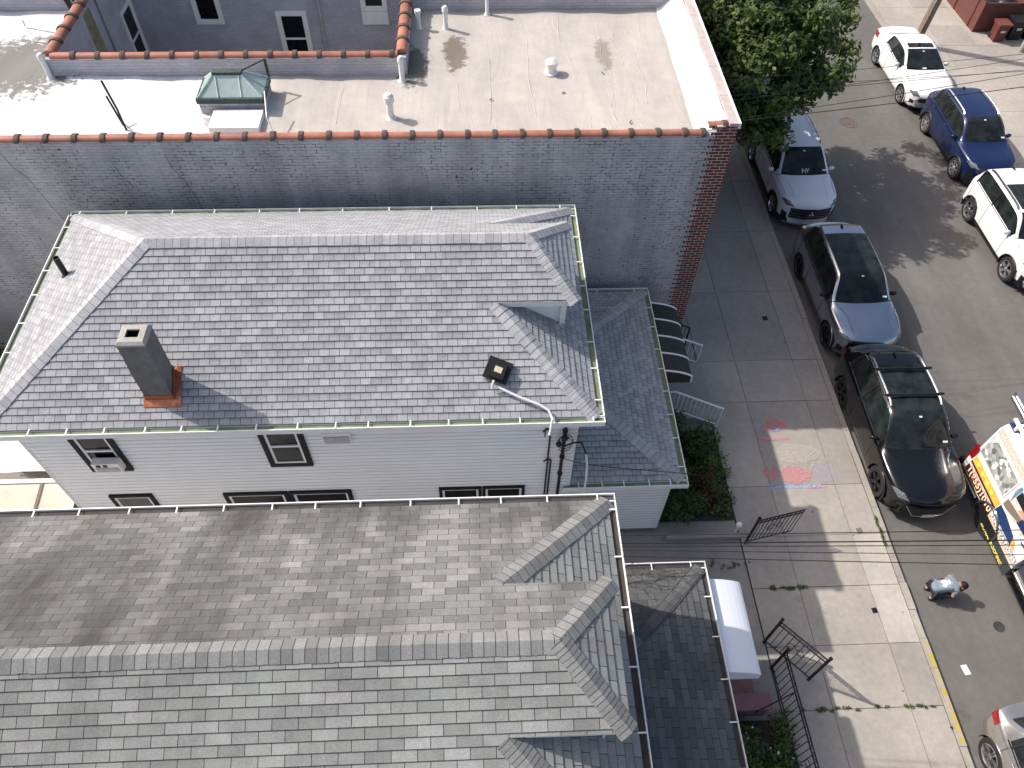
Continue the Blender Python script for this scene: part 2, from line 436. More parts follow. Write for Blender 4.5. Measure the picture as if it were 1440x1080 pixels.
def window(parent, O, U, N, w, h, casing='dark_trim', sash='white_trim', pane='glass', cas=.10, name='window', rail=True, sill=False, label=None):
    O, U, N = V(O), V(U), V(N); Z = V((0, 0, 1)); c = MB()
    P = .05
    c.obox(O, U, Z, N, 0, w, h-cas, h, .002, P); c.obox(O, U, Z, N, 0, w, 0, cas, .002, P)
    c.obox(O, U, Z, N, 0, cas, cas, h-cas, .002, P); c.obox(O, U, Z, N, w-cas, w, cas, h-cas, .002, P)
    o = c.build(name, casing, parent, label=label)
    s = MB(); a = cas; b = .045
    s.obox(O, U, Z, N, a, w-a, h-a-b, h-a, .004, .034); s.obox(O, U, Z, N, a, w-a, a, a+b, .004, .034)
    s.obox(O, U, Z, N, a, a+b, a+b, h-a-b, .004, .034); s.obox(O, U, Z, N, w-a-b, w-a, a+b, h-a-b, .004, .034)
    if rail: s.obox(O, U, Z, N, a+b, w-a-b, h*.5-.025, h*.5+.025, .006, .040)
    s.build('sash', sash, o)
    g = MB(); g.obox(O, U, Z, N, a+b, w-a-b, a+b, h-a-b, .005, .014); g.build('pane', pane, o)
    if sill:
        g = MB(); g.obox(O, U, Z, N, -.04, w+.04, -.05, -.002, .002, .09); g.build('sill', sash, o)
    return o

def hip_house(root, x0, x1, y0, y1, E, zr, ze, dx1, drx, rs, rc, e, capw, back=None):
    """main hipped roof plus the small hipped dormer that runs the ridge out over the street end"""
    ym = (y0+y1)/2; hd = ym-y0; s = (zr-E)/hd; d = (ze-E)/s
    X0 = x0+hd; XR = x1-hd; xj = x1-d
    rf = MB()
    for sgn, ya in ((1, y0), (-1, y1)):
        yd = ya+sgn*d; mi = 1 if (back and sgn < 0) else 0
        courses(rf, [(x0, ya, E), (x1, ya, E), (xj, yd, ze), (x0+d, yd, ze)], (x0, ya, E), (1, 0, 0), e, m=mi)
        courses(rf, [(x0+d, yd, ze), (dx1, yd, ze), (drx, ym, zr), (X0, ym, zr)], (x0, ya, E), (1, 0, 0), e, m=mi)
    courses(rf, [(x0, y0, E), (x0, y1, E), (X0, ym, zr)], (x0, y0, E), (0, 1, 0), e)
    courses(rf, [(x1, y0, E), (x1, y1, E), (XR, ym, zr)], (x1, y0, E), (0, 1, 0), e)
    # deck below the shingles so that nothing shows through
    for P in ([(x0, y0, E), (x1, y0, E), (XR, ym, zr), (X0, ym, zr)], [(x1, y1, E), (x0, y1, E), (X0, ym, zr), (XR, ym, zr)]):
        rf.face([(a, b, c-.02) for a, b, c in P], [(0, 0)]*4)
    roof = rf.build('roof', [rs, back] if back else rs, root)
    c = MB(); up_ = lambda v: V(v).normalized()
    F, Bk, Lf, Rt = V((0, -1, -s)), V((0, 1, -s)), V((-1, 0, -s)), V((1, 0, -s))
    def down(n_dir, edge):           # direction in the plane with downhill n_dir, square to the edge
        ed = V(edge).normalized(); q = V(n_dir)
        return (q-ed*q.dot(ed)).normalized()
    caps(c, (X0, ym, zr), (drx, ym, zr), F, Bk, capw, .14); c.build('ridge_cap', rc, roof)
    for A, B, p, q in (((x0, y0, E), (X0, ym, zr), F, Lf), ((x0, y1, E), (X0, ym, zr), Bk, Lf),
                       ((x1, y0, E), (xj, y0+d, ze), F, Rt), ((x1, y1, E), (xj, y1-d, ze), Bk, Rt)):
        c = MB(); ed = V(B)-V(A); caps(c, A, B, down(p, ed), down(q, ed), capw, .14); c.build('hip_cap', rc, roof)
    # dormer: roof end, cheeks, face, fascia
    dm = MB(); DF = zr-ze; run = dx1-drx
    courses(dm, [(dx1, y0+d, ze), (dx1, y1-d, ze), (drx, ym, zr)], (dx1, y0+d, ze), (0, 1, 0), e)
    dmo = dm.build('dormer_roof', rs, root)
    Rd = V((1, 0, -DF/run))
    for ya, p in ((y0+d, F), (y1-d, Bk)):
        ed = V((drx, ym, zr))-V((dx1, ya, ze)); c = MB(); caps(c, (dx1, ya, ze), (drx, ym, zr), down(p, ed), down(Rd, ed), capw*.9, .14); c.build('hip_cap', rc, dmo)
    w = MB(); xf = dx1-.15; zt = ze-.035
    for ya, sg in ((y0+d+.18, -1), (y1-d-.18, 1)):
        xa = x1-(zt-E)/s; zb = E+(x1-xf)*s
        P = [(xa, ya, zt), (xf, ya, zb-.05), (xf, ya, zt)]
        w.face(P if sg < 0 else P[::-1])
    zb = E+(x1-xf)*s
    w.face([(xf, y0+d+.18, zb-.05), (xf, y1-d-.18, zb-.05), (xf, y1-d-.18, zt), (xf, y0+d+.18, zt)])
    w.build('dormer_wall', 'siding', root)
    fa = MB()
    for ya, sg in ((y0+d, 1), (y1-d, -1)):
        fa.box(xj-.05, dx1-.05, min(ya, ya+sg*.02)+.012*sg, max(ya, ya+sg*.02)+.012*sg, ze-.12, ze-.012)
        fa.box(xj-.05, dx1-.072, min(ya+sg*.034, ya+sg*.18), max(ya+sg*.034, ya+sg*.18), ze-.05, ze-.03)
    fa.box(dx1-.07, dx1-.05, y0+d+.033, y1-d-.033, ze-.12, ze-.012)
    fa.box(xf-.11, xf-.075, y0+d+.10, y0+d+.178, ze-.9, ze-.122)
    fa.build('dormer_trim', 'white_trim', root)
    return roof, s

def porch_roof(root, xe, xw, y0, y1, E, s, rs, rc, e, xl=None, capw=.13):
    """low hipped roof wrapped round the street end of a house"""
    r = MB(); dx = xe-xw; zt = E+dx*s; ya, yb = y0+dx, y1-dx
    courses(r, [(xe, y0, E), (xe, y1, E), (xw, yb, zt), (xw, ya, zt)], (xe, y0, E), (0, 1, 0), e)
    xl = xw-.12 if xl is None else xl
    courses(r, [(xl, y0, E), (xe, y0, E), (xw, ya, zt), (xl, ya, zt)], (xw, y0, E), (1, 0, 0), e)
    courses(r, [(xl, y1, E), (xe, y1, E), (xw, yb, zt), (xl, yb, zt)], (xw, y1, E), (1, 0, 0), e)
    r.face([(xl, y0, E-.02), (xe, y0, E-.02), (xe, y1, E-.02), (xl, y1, E-.02)], [(0, 0)]*4)
    o = r.build('porch_roof', rs, root)
    F, Bk, Rt = V((0, -1, -s)), V((0, 1, -s)), V((1, 0, -s))
    for A, B, p in (((xe, y0, E), (xw, ya, zt), F), ((xe, y1, E), (xw, yb, zt), Bk)):
        ed = (V(B)-V(A)).normalized(); c = MB(); caps(c, A, B, p-ed*p.dot(ed), Rt-ed*Rt.dot(ed), capw, .14); c.build('hip_cap', rc, o)
    return o

# ---------------------------------- house with the lighter shingle roof
H2 = thing('house', 'white sided house with light grey shingle roof, stucco chimney and black awning', 'house', (-3, 10, 0))
x0, x1, y0, y1, E, zr, ze = -8.30, 1.93, 7.28, 12.63, 5.50, 7.18, 6.55
roof2, s2 = hip_house(H2, x0, x1, y0, y1, E, zr, ze, 1.66, .87, 'h2_shingle', 'h2_cap', .125, .16)
w = MB()
XL, XR_, YF, YB = -8.02, 1.68, 7.57, 12.32
lap_wall(w, (XL, YF, 0), (1, 0, 0), (0, -1, 0), XR_-XL, 0, E-.06)
lap_wall(w, (XR_, YB, 0), (-1, 0, 0), (0, 1, 0), XR_-XL, 0, E-.06)
lap_wall(w, (XR_, YF, 0), (0, 1, 0), (1, 0, 0), YB-YF, 0, E-.06)
lap_wall(w, (XL, YB, 0), (0, -1, 0), (-1, 0, 0), YB-YF, 0, E-.06)
# porch body
PX, PYF, PYB = 3.86, 7.76, 12.75
lap_wall(w, (XR_+.02, PYF, .35), (1, 0, 0), (0, -1, 0), PX-XR_-.02, 0, 2.3)
lap_wall(w, (PX, PYF, .35), (0, 1, 0), (1, 0, 0), PYB-PYF, 0, 2.3)
lap_wall(w, (PX, PYB, .35), (-1, 0, 0), (0, 1, 0), PX-XR_-.02, 0, 2.3)
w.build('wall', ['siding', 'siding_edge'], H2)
f = MB(); f.box(XR_+.02, PX-.02, PYF+.02, PYB-.02, .0, .349); f.build('foundation', 'stucco', H2)
for (a, b) in ((XL, YF), (XR_, YF), (XL, YB), (XR_, YB), (PX, PYF), (PX, PYB)):
    t = MB(); t.box(a-.018, a+.05 if a < 0 else a+.018, b-.02 if b < 10 else b-.05, b+.05 if b < 10 else b+.02, .35 if a > 3 else 0.01, 2.64 if a > 3 else E-.07); t.build('corner_board', 'white_trim', H2)
t = MB(); t.box(XR_-.09, XR_-.019, YF-.019, YF+.012, 0.012, E-.072); t.build('corner_board', 'white_trim', H2); t = MB(); t.box(PX-.09, PX-.019, PYF-.019, PYF+.012, .352, 2.638)
t.build('corner_board', 'white_trim', H2)
t = MB(); t.box(x0+.02, x1-.02, y0+.02, YF, E-.06, E-.035); t.box(x0+.02, x1-.02, YB, y1-.02, E-.06, E-.035)
t.box(x0+.02, XL, YF, YB, E-.06, E-.035); t.box(XR_, x1-.02, YF, YB, E-.06, E-.035)
t.build('soffit', 'white_trim', H2)
gutter(H2, (x0-.1, y0, E), (x1+.125, y0, E), (0, -1, 0), 'gutter_moss')
gutter(H2, (x1, y0+.005, E+.003), (x1, y1-.005, E+.003), (1, 0, 0), 'gutter_moss', step=.68)
gutter(H2, (x1+.125, y1, E), (x0-.1, y1, E), (0, 1, 0), 'gutter_moss', step=.9)
gutter(H2, (x0, y1-.005, E+.003), (x0, y0+.005, E+.003), (-1, 0, 0), 'gutter_moss', step=.66)
px, py0, py1, PE = 3.97, 7.60, 12.86, 2.72
porch_roof(H2, px, XR_+.02, py0, py1, PE, .25, 'h2_shingle', 'h2_cap', .125)
gutter(H2, (1.56, py0, PE), (px+.125, py0, PE), (0, -1, 0), 'gutter_moss', step=.45)
gutter(H2, (px, py0+.005, PE+.003), (px, py1-.005, PE+.003), (1, 0, 0), 'gutter_moss', step=.62)
gutter(H2, (px+.125, py1, PE), (1.56, py1, PE), (0, 1, 0), 'gutter_moss', step=.9)
Wd = lambda xa, xb, za, zb, **k: window(H2, (xa, YF-.012, za), (1, 0, 0), (0, -1, 0), xb-xa, zb-za, **k)
Wd(-7.18, -6.44, 3.78, 5.12, cas=.09); Wd(-3.94, -3.16, 3.78, 5.12, cas=.10)
Wd(-7.27, -6.45, 1.35, 2.86, cas=.07, pane='blind')
Wd(-5.10, -3.86, 1.35, 2.82, cas=.08, sash='white_trim'); Wd(-3.84, -2.62, 1.35, 2.82, cas=.08)
Wd(-.90, -.06, 1.35, 2.80, cas=.06); Wd(-.04, .80, 1.35, 2.80, cas=.06)
v = MB(); v.box(-2.83, -2.33, YF-.10, YF-.013, 4.56, 4.90); o = v.build('exhaust_hood', 'white_trim', H2, bevel=.01)
v = MB(); v.box(-2.80, -2.36, YF-.115, YF-.102, 4.60, 4.80); v.build('hood_flap', 'metal_grey', o)
# chimney: leaning-free stucco stack with mortar cap, flue and copper flashing
cx0, cx1, cy0, cy1 = -5.54, -5.09, 7.66, 8.06
ch = MB()
zt = 7.18
def sq(a, b, c, d, z): return [(a, c, z), (b, c, z), (b, d, z), (a, d, z)]
ring = [sq(cx0, cx1, cy0, cy1, 5.55), sq(cx0, cx1, cy0, cy1, 6.4), sq(cx0+.03, cx1+.01, cy0, cy1, 6.9), sq(cx0+.035, cx1+.01, cy0-.005, cy1, zt-.08)]
ch.grid(ring, 0, True)
cho = ch.build('chimney', 'stucco', H2)
c = MB(); mx, my = (cx0+cx1)/2+.02, (cy0+cy1)/2; q = .10
c.grid([sq(cx0+.028, cx1+.018, cy0-.012, cy1+.012, zt-.0795), sq(cx0+.028, cx1+.018, cy0-.012, cy1+.012, zt-.04), sq(cx0+.065, cx1-.015, cy0+.03, cy1-.03, zt), sq(mx-q, mx+q, my-q*.8, my+q*.8, zt+.005), sq(mx-q, mx+q, my-q*.8, my+q*.8, zt-.03)], 0, True)
c.build('chimney_cap', 'chim_top', cho)
c = MB(); c.grid([sq(mx-q, mx+q, my-q*.8, my+q*.8, zt-.031), sq(mx-q, mx+q, my-q*.8, my+q*.8, zt-.4)], 0, True); c.face(sq(mx-q, mx+q, my-q*.8, my+q*.8, zt-.4)); c.build('flue', 'soot', cho)
c = MB(); pl = lambda y: E+(y-y0)*s2
a, b, cc, d = cx0-.012, cx1+.012, cy0-.012, cy1+.012
hgt = .14
for P in ([(a, cc), (b, cc)], [(b, cc), (b, d)], [(b, d), (a, d)], [(a, d), (a, cc)]):
    (xa, ya), (xb, yb) = P
    c.face([(xa, ya, pl(ya)-.02), (xb, yb, pl(yb)-.02), (xb, yb, pl(yb)+hgt), (xa, ya, pl(ya)+hgt)])
ap = .10
for (xa, xb, ya, yb) in ((a-ap*.3, b+ap, cc-ap, cc), (b, b+ap, cc, d+ap*.5), (a-ap*.3, a, cc, d)):
    c.face([(xa, ya, pl(ya)+.028), (xb, ya, pl(ya)+.028), (xb, yb, pl(yb)+.028), (xa, yb, pl(yb)+.028)])
    c.face([(xa, ya, pl(ya)), (xb, ya, pl(ya)), (xb, ya, pl(ya)+.028), (xa, ya, pl(ya)+.028)])
c.build('flashing', 'copper', cho)
# attic fan: tilted square black hood with a label, and its white conduit
fz = E+(8.0-y0)*s2
fan = MB(); U = V((.86, -.42, 0)); sl = V((0, 1, s2)).normalized(); nn = V((0, -s2, 1)).normalized()
U = (U-nn*U.dot(nn)).normalized(); W2 = nn.cross(U)
O = V((.27, 7.96, fz))
fan.obox(O, U, W2, nn, -.21, .21, -.19, .19, .02, .06)
fan.obox(O+nn*.0605, U, W2, nn, -.13, .13, -.14, .12, 0, .09)
fo = fan.build('attic_fan', 'black', H2, bevel=.02)
lb = MB(); lb.obox(O+nn*.152, U, W2, nn, -.06, .07, -.05, .05, 0, .003); lb.build('fan_label', simple('cream_fan_label', (.62, .56, .38), .5, var=.2, scale=40), fo)
P = [O+W2*-.19+nn*.12, O+W2*-.27+nn*.10, O+W2*-.32+nn*.06+U*.03]
tb = MB(); tb.tube(P, .018, 8, cap=True)
pts = [V((.27, 7.68, 0)), V((.6, 7.54, 0)), V((.95, 7.42, 0)), V((1.1, 7.34, 0)), V((1.15, 7.24, 0)), V((1.13, 7.12, 0)), V((1.10, 7.05, 0))]
path = [V((p.x, p.y, E+(p.y-y0)*s2+.10)) for p in pts[:-2]]+[V((1.15, 7.15, E+.13)), V((1.12, 7.04, E-.02)), V((1.11, 7.02, E-.12))]
tb.tube(path, [.022]*7+[.03], 8); tb.build('conduit', 'white_pipe', H2, smooth=True)
tb = MB(); tb.tube([(1.11, 7.02, 5.36), (1.11, 7.1, 5.25), (1.1, 7.3, 5.2), (1.1, 7.45, 5.05), (1.1, 7.5, 4.6)], .012, 6)
for px_, pz0 in ((1.20, 4.75), (1.26, 3.75)): tb.tube([(px_, 7.52, 2.2), (px_, 7.52, pz0), (px_-.06, 7.5, pz0+.09), (px_-.14, 7.48, pz0+.03)], .017, 6)
tb.build('service_cable', 'cable', H2, smooth=True)
tb = MB(); tb.tube([(1.46, 7.50, 1.8), (1.46, 7.50, 5.0), (1.49, 7.42, 5.3)], .032, 8)
for z in (3.3, 3.9, 4.5, 4.75): tb.lathe((1.46, 7.50, z), (0, 0, 1), [(.05, -.03), (.05, .03)], 8)
tb.lathe((1.46, 7.48, 4.62), (0, -1, 0), [(.05, 0), (.065, .05), (.03, .09)], 10); tb.lathe((1.36, 7.48, 4.42), (0, -1, 0), [(.05, 0), (.06, .05), (.03, .09)], 10)
tb.build('service_mast', 'black', H2, smooth=True)
tb = MB()
for k in range(4):
    a = k*1.3; tb.tube([(1.46+.16*cos(a+j*.5)*(.6+.1*k), 7.44-.02*k, 4.55+.25*sin(a+j*.5)*(.5+.2*k)) for j in range(9)], .008, 5)
tb.tube([(1.47, 7.44, 4.35), (1.6, 7.38, 4.55), (1.74, 7.34, 4.62), (1.83, 7.34, 4.35), (1.87, 7.36, 4.2)], .018, 6)
tb.tube([(1.46, 7.44, 3.95), (1.7, 7.40, 3.86), (2.2, 7.36, 3.74), (4.0, 7.2, 3.62)], .007, 5)
tb.build('drip_loop', 'cable', H2, smooth=True)
tb = MB(); tb.tube([(1.87, 7.36, 4.2), (1.93, 7.38, 3.8), (1.97, 7.40, 3.2), (1.97, 7.40, 1.5)], .022, 8); tb.build('service_conduit', 'white_pipe', H2, smooth=True)
# black vent pipe on the left hip
vz = E+(-7.62-x0)*s2
tb = MB(); tb.lathe((-7.62, 10.45, vz-.05), (0, 0, 1), [(.055, 0), (.055, .48), (.045, .48), (.045, .40)], 14, cap=(False, True)); tb.lathe((-7.62, 10.45, vz-.06), (.5, 0, 1), [(.10, 0), (.10, .05), (.06, .09)], 14)
tb.build('vent_pipe', 'black', H2, smooth=True)
# striped awning over the porch door
def awning(root, x_in, x_out, ya, yb, z_in, z_out, mat, rib=None, n=5, lip=.16):
    prof = []
    for k in range(9):
        a = k/8*pi/2; prof.append((x_in+(x_out-x_in)*(.62*sin(a)+.38*k/8), z_out+lip+(z_in-z_out-lip)*(1-(1-cos(a))*.55-.45*k/8*.6)))
    prof.append((x_out+.01, z_out))
    m = MB(); rows = [[(x, y, z) for x, z in prof] for y in (ya, yb)]
    for i in range(len(prof)-1):
        (xa, za), (xb, zb) = prof[i], prof[i+1]
        m.face([(xa, ya, za), (xb, ya, zb), (xb, yb, zb), (xa, yb, za)])
        m.face([(xa, ya, za-.012), (xa, yb, za-.012), (xb, yb, zb-.012), (xb, ya, zb-.012)])
    for y, sg in ((ya, 1), (yb, -1)):
        q = [(x, y, z) for x, z in prof]+[(x_in, y, prof[-1][1])]
        m.face(q if sg > 0 else q[::-1])
    o = m.build('awning', mat, root)
    if rib:
        r = MB()
        for k in range(n):
            y = ya+(yb-ya)*k/(n-1); r.tube([(x, y, z+.012) for x, z in prof], .022, 6)
        r.build('awning_rib', rib, o, smooth=True)
    return o
awning(H2, PX+.03, 4.80, 10.52, 12.62, 2.60, 2.12, simple('dark_awning_canvas', (.028, .027, .026), .7, var=.15), 'white_trim', 5)
d = MB(); d.box(PX+.016, PX+.05, 11.1, 12.0, .72, 2.1); d.build('door', 'dark_trim', H2)

# ---------------------------------- nearer house with the weathered roof
H1 = thing('house', 'nearest house with weathered streaked shingle roof and white curved door awning', 'house', (-3, 3, 0))
a0, a1, b0, b1, E1, zr1, ze1 = -13.0, 1.92, .39, 5.71, 5.45, 6.95, 6.42
roof1, s1 = hip_house(H1, a0, a1, b0, b1, E1, zr1, ze1, 1.66, .85, 'h1_shingle', 'h1_cap', .135, .17, back='h1_algae')
w = MB(); XA, XB, YA, YC = -12.7, 1.66, .66, 5.44
lap_wall(w, (XA, YA, 0), (1, 0, 0), (0, -1, 0), XB-XA, 0, E1-.06); lap_wall(w, (XB, YC, 0), (-1, 0, 0), (0, 1, 0), XB-XA, 0, E1-.06)
lap_wall(w, (XB, YA, 0), (0, 1, 0), (1, 0, 0), YC-YA, 0, E1-.06); lap_wall(w, (XA, YC, 0), (0, -1, 0), (-1, 0, 0), YC-YA, 0, E1-.06)
lap_wall(w, (XB+.02, .62, .35), (1, 0, 0), (0, -1, 0), 2.18, 0, 2.3); lap_wall(w, (3.86, .62, .35), (0, 1, 0), (1, 0, 0), 4.93, 0, 2.3); lap_wall(w, (3.86, 5.55, .35), (-1, 0, 0), (0, 1, 0), 2.18, 0, 2.3)
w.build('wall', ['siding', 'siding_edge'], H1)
f = MB(); f.box(XB+.02, 3.84, .64, 5.53, 0, .349); f.build('foundation', 'stucco', H1)
t = MB(); t.box(a0+.02, a1-.02, b0+.02, YA, E1-.06, E1-.035); t.box(a0+.02, a1-.02, YC, b1-.02, E1-.06, E1-.035); t.box(XB, a1-.02, YA, YC, E1-.06, E1-.035)
t.build('soffit', 'white_trim', H1)
gutter(H1, (a1+.125, b1, E1), (a0-.1, b1, E1), (0, 1, 0), 'gutter_dark', step=.72)
gutter(H1, (a1, b0+.005, E1+.003), (a1, b1-.005, E1+.003), (1, 0, 0), 'gutter_dark', step=.8)
gutter(H1, (a0-.1, b0, E1), (a1+.125, b0, E1), (0, -1, 0), 'gutter_dark', step=.9)
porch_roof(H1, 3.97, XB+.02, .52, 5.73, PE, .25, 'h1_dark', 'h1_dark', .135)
gutter(H1, (4.095, 5.73, PE), (1.6, 5.73, PE), (0, 1, 0), 'gutter_dark', step=.7)
gutter(H1, (3.97, .525, PE+.003), (3.97, 5.725, PE+.003), (1, 0, 0), 'gutter_dark', step=.72)
q = NT('white_fibreglass_awning'); wv = q.n('ShaderNodeTexWave', wave_type='BANDS', bands_direction='X'); wv.inputs['Scale'].default_value = 4.5
q.l(q.coord(), wv.inputs['Vector']); q.set((.74, .76, .80), .35, 0, .5); q.bump(wv.outputs[1], .06, .006)
awning(H1, 3.90, 4.78, 3.86, 5.56, 2.62, 2.15, q.m, None)
tw = MB()     # bare vine twigs caught on the porch roof
for k in range(9):
    p = V((2.6+RN.uniform(-.4, .5), 5.55+RN.uniform(-.1, .15), 2.95)); pa = [p.copy()]
    for j in range(7): p = p+V((RN.uniform(.02, .22), RN.uniform(-.14, .08), RN.uniform(-.05, .06))); p.z = max(p.z, PE+.1+(3.97-p.x)*.25*.4); pa.append(p.copy())
    tw.tube(pa, .006, 4)
tw.build('vine_twig', 'bark', H1)

# ---------------------------------- white roofed brick building
BB = thing('brick_building', 'flat white roofed brick building with grey painted side wall and clay tile coping', 'building', (-5, 16, 0))
BY, BZ, DK = 13.28, 6.80, 6.60
LX, RX = -24., 5.30
w = MB()
w.face([(LX, BY, 0), (RX-.42, BY, 0), (RX-.42, BY, BZ), (LX, BY, BZ)])
w.box(LX, RX-.3, BY+.003, BY+.24, DK-.05, BZ)
w.face([(RX-.42, BY+.001, BZ-.003), (RX-.05, BY+.001, BZ-.003), (RX-.05, BY+.001, 7.0), (RX-.42, BY+.001, 7.0)])
w.build('side_wall', 'painted_brick', BB)
w = MB(); z = 0; k = 0
while z < 7.03:
    zz = min(z+.0765, 7.03); ww = .42 if k % 2 == 0 else .53
    w.face([(RX-ww, BY-.004, z), (RX, BY-.004, z), (RX, BY-.004, zz), (RX-ww, BY-.004, zz)], [(RX-ww, z), (RX, z), (RX, zz), (RX-ww, zz)]); k += 1; z = zz
w.face([(RX, BY-.004, 0), (RX, 40, 0), (RX, 40, 7.03), (RX, BY-.004, 7.03)])
w.build('street_wall', brick_mat('street_red_brick', (.17, .048, .04), (.10, .03, .027), (.45, .41, .38), rh=.0765, ms=.011), BB)
# roof deck (white coating over felt) with stains and wrinkles
q = NT('white_roof_membrane'); c = q.coord(); sp = q.n('ShaderNodeSeparateXYZ'); q.l(c, sp.inputs[0])
n1 = q.noise(c, .45, 5, .6); n2 = q.noise(c, 3.0, 6, .68); n3 = q.noise(c, 14, 4, .6)
right_tan = q.ramp(q.math('ADD', q.math('MULTIPLY', sp.outputs[0], .12), q.math('MULTIPLY', n1, .5)), [(.22, 0.), (.36, 1.)])
col = q.mix((.70, .69, .68), (.435, .405, .37), right_tan)
col = q.mix(col, q.ramp(n2, [(.32, .90), (.68, 1.05)]), 1., 'MULTIPLY')
col = q.mix(col, (.44, .41, .36), q.math('MULTIPLY', q.ramp(n3, [(.52, 0.), (.68, 1.)]), .45))
mp = q.n('ShaderNodeMapping'); mp.inputs['Scale'].default_value = (.8, .16, 1); q.l(c, mp.inputs[0])
seam = q.noise(mp.outputs[0], 1.4, 4, .6)
col = q.mix(col, (.50, .46, .40), q.math('MULTIPLY', q.ramp(seam, [(.56, 0.), (.68, 1.)]), .38))
rough_n = q.noise(c, 5, 6, .75)
for (px_, py_, rx, ry, colr, st) in ((4.55, .90, .30, .85, (.17, .14, .11), .95), (-5.1, .5, 1.7, 1.4, (.16, .155, .145), .95), (8.0, .75, .22, .75, (.26, .23, .19), .8), (8.3, .1, .18, .5, (.40, .36, .3), .5), (-.25, -1.75, .5, .38, (.24, .23, .21), .8), (3.6, .25, .38, .9, (.10, .10, .08), .85), (5.6, -.9, .5, .3, (.5, .46, .38), .4)):
    dx = q.math('DIVIDE', q.math('SUBTRACT', sp.outputs[0], px_), rx); dy = q.math('DIVIDE', q.math('SUBTRACT', sp.outputs[1], py_), ry)
    rr = q.math('SQRT', q.math('ADD', q.math('MULTIPLY', dx, dx), q.math('MULTIPLY', dy, dy)))
    rr = q.math('ADD', rr, q.math('MULTIPLY', q.math('SUBTRACT', rough_n, .5), 2.6))
    col = q.mix(col, colr, q.math('MULTIPLY', q.ramp(rr, [(.72, 1.), (1.05, 0.)]), st))
q.set(col, .75, 0, .3)
wr = q.noise(mp.outputs[0], 2.2, 3, .5, 1.6)
q.bump(q.math('ADD', q.math('MULTIPLY', wr, 1.0), q.math('MULTIPLY', n3, .2)), .22, .10)
M['membrane'] = q.m
w = MB()
nx_, ny_ = 96, 30
def dk(x, y): return DK + .018*sin(x*1.7+y*.6)+.014*sin(y*2.3+x*.4)+.012*sin(x*5.1+2*sin(y*1.3))
CX0, CX1, CY0, CY1, CYF = -9.15, -1.72, 15.98, 16.22, 21.0
for (xa, xb, ya, yb) in ((LX, 4.62, BY+.2, CY0), (LX, CX0-.22, CY0, 18.9), (CX1+.22, 4.62, CY0, 18.9)):
    n_, m_ = max(4, int((xb-xa)/.22)), max(4, int((yb-ya)/.2))
    w.grid([[(xa+(xb-xa)*i/n_, ya+(yb-ya)*j/m_, dk(xa+(xb-xa)*i/n_, ya+(yb-ya)*j/m_)) for i in range(n_+1)] for j in range(m_+1)])
w.build('roof_deck', 'membrane', BB, smooth=True)
w = MB()
rows = []
for (x, z) in ((4.56, DK+.03), (4.66, DK+.06), (4.86, DK+.24), (5.04, DK+.42), (5.10, DK+.44)):
    rows.append([(x+.012*sin(y*3), y, z+.008*sin(y*4)) for y in [BY+.22+(40-BY)*j/60 for j in range(61)]])
w.grid([r[::-1] for r in rows]); w.face([(r[0]) for r in rows]+[(5.10, BY+.22, DK-.05), (4.56, BY+.22, DK-.05)])
w.build('parapet_flashing', 'mem_white', BB, smooth=True)
w = MB(); y = BY-.03; k = 0
while y < 40:
    L = 1.02+.1*((k*37) % 3); w.box(5.105, RX-.01, y, y+L-.012, 7.031, 7.10); y += L; k += 1
w.box(4.86, 5.03, BY-.02, BY+.215, 7.002, 7.03)
w.build('parapet_coping', 'stone', BB, bevel=.008)
w = MB(); w.box(RX-.009, RX+.035, BY-.03, 40, 6.98, 7.105); w.build('coping_edge', 'white_trim', BB)
def tile_coping(root, A, B, r=.085, step=.555, name='tile_coping', rb=.112):
    A, B = V(A), V(B); L = (B-A).length; U = (B-A)/L; S = V((0, 0, 1)).cross(U); k = 0; mb = MB(); t = 0
    while t < L-.05:
        te = min(t+step, L); jz = RN.uniform(-.006, .006)
        def arc(rr, tt): return [A+U*tt+S*(rr*1.15*cos(a))+V((0, 0, 1))*(rr*sin(a)*.95-.02+jz) for a in [pi*j/8 for j in range(9)]]
        q = .10 if te-t > .3 else 0
        mb.grid([arc(r, t), arc(r, te-q)], 0)
        if q:
            mb.grid([arc(r, te-q), arc(rb, te-q+.004), arc(rb*1.03, te-.03), arc(rb*.98, te), arc(r*.9, te+.002)], 1)
        t = te; k += 1
    mb.face([A+S*r*1.15, A-S*r*1.15, A+V((0, 0, r*.9))])
    return mb.build(name, ['terracotta', 'tile_collar'], root, smooth=True)
tile_coping(BB, (LX, BY+.10, BZ+.02), (RX-.62, BY+.10, BZ+.02))
tile_coping(BB, (RX-.60, BY+.10, 7.0), (RX-.22, BY+.10, 7.0), step=.4)
# light court: parapets, tiles, walls and windows
w = MB()
w.box(CX0-.2, CX1+.2, CY0, CY1, DK-.2, 7.0); w.box(CX0-.2, CX0, CY1+.002, CYF, DK-.2, 7.0); w.box(CX1, CX1+.2, CY1+.002, CYF, DK-.2, 7.0)
w.build('court_parapet', 'court_brick', BB)
w = MB()
w.face([(CX0+.002, CY1, 0), (CX0+.002, CYF, 0), (CX0+.002, CYF, 6.98), (CX0+.002, CY1, 6.98)][::-1])
w.face([(CX1-.002, CY1, 0), (CX1-.002, CYF, 0), (CX1-.002, CYF, 6.98), (CX1-.002, CY1, 6.98)])
w.face([(CX0, CYF, 0), (CX1, CYF, 0), (CX1, CYF, 9.5), (CX0, CYF, 9.5)])
w.face([(CX0, CY1+.002, 0), (CX1, CY1+.002, 0), (CX1, CY1+.002, 6.7), (CX0, CY1+.002, 6.7)][::-1])
w.build('court_wall', 'court_brick', BB)
w = MB()
